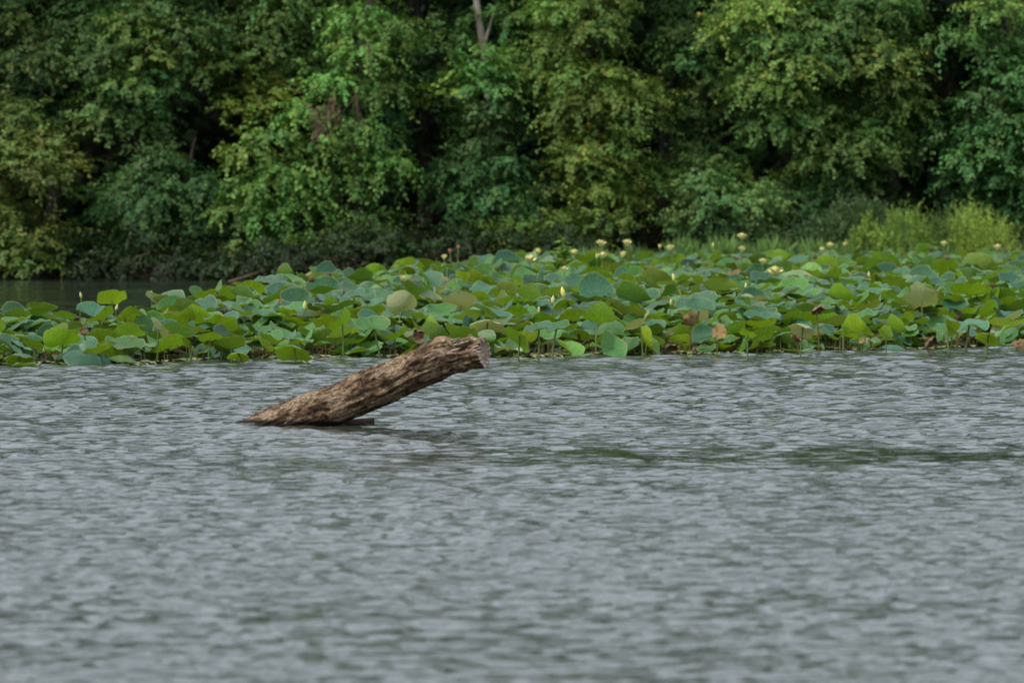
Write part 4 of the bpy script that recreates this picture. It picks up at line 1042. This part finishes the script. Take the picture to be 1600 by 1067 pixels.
fm = mathn(n, 'ADD', mathn(n, 'ADD', mathn(n, 'MULTIPLY', f1, .45), mathn(n, 'MULTIPLY', f2, .27)), mathn(n, 'MULTIPLY', f3, .28))
col = ramp(n, fm, [(.43, (.012, .007, .004)), (.485, (.072, .044, .024)), (.54, (.165, .108, .062)), (.62, (.40, .30, .195))])
col2 = ramp(n, f2, [(.34, (.060, .038, .022)), (.5, (.20, .138, .086)), (.66, (.43, .33, .23))])       # bare wood where the bark has gone
bare = ramp(n, mathn(n, 'ADD', mathn(n, 'MULTIPLY', f3, .7), mathn(n, 'MULTIPLY', f1, .3)), [(.50, (0, 0, 0)), (.58, (1, 1, 1))])
col = mixc(n, bare, col, col2)
geo = N(n, 'ShaderNodeNewGeometry'); sz = N(n, 'ShaderNodeSeparateXYZ'); n.links.new(geo.outputs['Position'], sz.inputs[0])
wet = mathn(n, 'ADD', sz.outputs[2], mathn(n, 'MULTIPLY', f1, -.07))
wf = ramp(n, wet, [(.0, (1, 1, 1)), (.03, (0, 0, 0))])          # soaked band at the waterline
col = mixc(n, wf, col, (.010, .007, .005))
p = N(n, 'ShaderNodeBsdfPrincipled'); n.links.new(col, p.inputs['Base Color'])
n.links.new(mixc(n, wf, (.85, .85, .85), (.75, .75, .75)), p.inputs['Roughness']); p.inputs['Specular IOR Level'].default_value = .15
bp = N(n, 'ShaderNodeBump'); bp.inputs['Strength'].default_value = .9; bp.inputs['Distance'].default_value = .02; n.links.new(fm, bp.inputs['Height'])
n.links.new(bp.outputs[0], p.inputs['Normal']); n.links.new(p.outputs[0], out.inputs[0]); M_LOG = m
M_RAW = bark_mat('splintered_wood', (.18, .12, .09), (.68, .55, .45), 14.0, .8)
log = empty('driftwood_log', base); tag(log, 'weathered brown log slanting up out of the water with a broken end', 'log')
obj('trunk', mesh_from('trunk', V, Q, None, uv), M_LOG, log)
# broken end face: jagged, hollowed rings closing the tube
fr = [1.0, .93, .8, .62, .42, .2]
E = []
for k, f_ in enumerate(fr):
    for t_i, t in enumerate(th):
        r_ = RRr[-1][t_i] * f_
        ad = 0 if k == 0 else .035 * mnoise.noise(Vector((math.cos(t) * f_ * 5, math.sin(t) * f_ * 5, 3))) + .03 * mnoise.noise(Vector((math.cos(t) * 14, math.sin(t) * 14, f_ * 2))) * f_ - .07 * (1 - f_) ** .7
        E.append(AX[-1] + TT[-1] * ad + r_ * (UPV[-1] * math.cos(t) + SD[-1] * math.sin(t)))
E.append(AX[-1] - TT[-1] * .08); E = np.array(E) - base
q = [(k * NT + j_, k * NT + (j_ + 1) % NT, (k + 1) * NT + (j_ + 1) % NT, (k + 1) * NT + j_) for k in range(len(fr) - 1) for j_ in range(NT)]
c0 = (len(fr) - 1) * NT; q += [(c0 + j_, c0 + (j_ + 1) % NT, c0 + (j_ + 2) % NT, len(E) - 1) for j_ in range(0, NT, 2)]
ef = obj('broken_end', mesh_from('broken_end', E, np.array(q), None, None, False), M_RAW, log); ef['label'] = 'jagged pinkish broken end face of the log'
# splinters round the break, bark flakes along the trunk
def shard(seed, n_=5):
    r_ = np.random.default_rng(seed); V = []
    for a in range(n_):
        t = a / (n_ - 1); w_ = .5 * (1 - t) ** .7 * (.7 + .3 * r_.uniform()) + .03
        for sx_, sz_ in ((-1, 0), (1, 0), (.6, 1), (-.6, 1)): V.append((sx_ * w_ * .35, t, sz_ * w_ * .22 + .05 * math.sin(t * 3) + r_.normal(0, .02)))
    Q = [(a * 4 + b2, a * 4 + (b2 + 1) % 4, a * 4 + 4 + (b2 + 1) % 4, a * 4 + 4 + b2) for a in range(n_ - 1) for b2 in range(4)] + [(0, 3, 2, 1)]
    return mesh_from('shard', V, Q, None, None, False)
SH = [shard(k) for k in range(5)]
for me in SH: me.materials.append(M_RAW)
FL = [shard(20 + k) for k in range(5)]
M_FLK = bark_mat('loose_bark', (.10, .07, .045), (.44, .34, .25), 25.0, .6); M_FLD = bark_mat('dark_bark', (.015, .01, .007), (.07, .045, .03), 25.0, .6)
for k_, me in enumerate(FL): me.materials.append(M_FLK if k_ < 3 else M_FLD)
def on_log(s, t, lift=0.0):
    k = min(NS - 1, int(s * (NS - 1))); r_ = logr(s, t) + lift
    nn = UPV[k] * math.cos(t) + SD[k] * math.sin(t)
    return AX[k] + nn * r_ - base, nn, TT[k]
def place(me, nm, s, t, ln, wd_, yaw, lift, pitch=0.0):
    P, nn, tt = on_log(s, t, lift)
    yv = Vector(tt) * math.cos(yaw) + Vector(np.cross(nn, tt)) * math.sin(yaw) + Vector(nn) * pitch; yv.normalize()
    xv = yv.cross(Vector(nn)); xv.normalize(); zv = xv.cross(yv)
    o_ = bpy.data.objects.new(nm, me); link(o_, log)
    mm = Matrix((xv, yv, zv)).transposed(); o_.rotation_euler = mm.to_euler(); o_.location = P; o_.scale = (wd_, ln, wd_)
for k in range(16):
    place(SH[k % 5], 'splinter', rng.uniform(.955, .995), rng.uniform(-.6, 2.2), rng.uniform(.05, .11), rng.uniform(.05, .10), rng.normal(0, .4), -.012, rng.uniform(.0, .5))
for k in range(9):
    place(SH[k % 5], 'splinter', rng.uniform(.905, .955), rng.uniform(-.2, 1.5), rng.uniform(.07, .14), rng.uniform(.05, .10), rng.normal(math.pi if k % 2 else 0, .3), -.02, rng.uniform(-.1, .3))
for k in range(64):
    place(FL[k % 5], 'bark_flake', rng.uniform(.30, .93), rng.uniform(-.7, 2.4), rng.uniform(.04, .17), rng.uniform(.03, .08), rng.normal(0, .3) + (math.pi if rng.uniform() < .5 else 0), -.009, rng.uniform(0, .06))
# drifting stick beside the log foot
st = empty('drift_stick', at(552, 661, d_of(661, .02))); tag(st, 'short dark stick lying in the water at the foot of the log', 'stick')
o = np.array(st.location); d = st.location.y
for nm, pts, r0, r1 in (('stem', [(520, 661), (535, 659.5), (552, 659), (570, 658), (585, 657.5)], .026, .030), ('stub', [(538, 659), (541, 655.5), (543, 653)], .016, .008), ('twig', [(522, 660), (512, 663), (503, 667)], .02, .012)):
    P = np.array([np.array(at(x, y, d)) - o for x, y in pts]); V, Q, uv = tube(P, np.linspace(r0, r1, len(P)), 8, .08)
    obj(nm, mesh_from(nm, V, Q, None, uv), M_TWIG if nm == 'stem' else M_BARK, st)
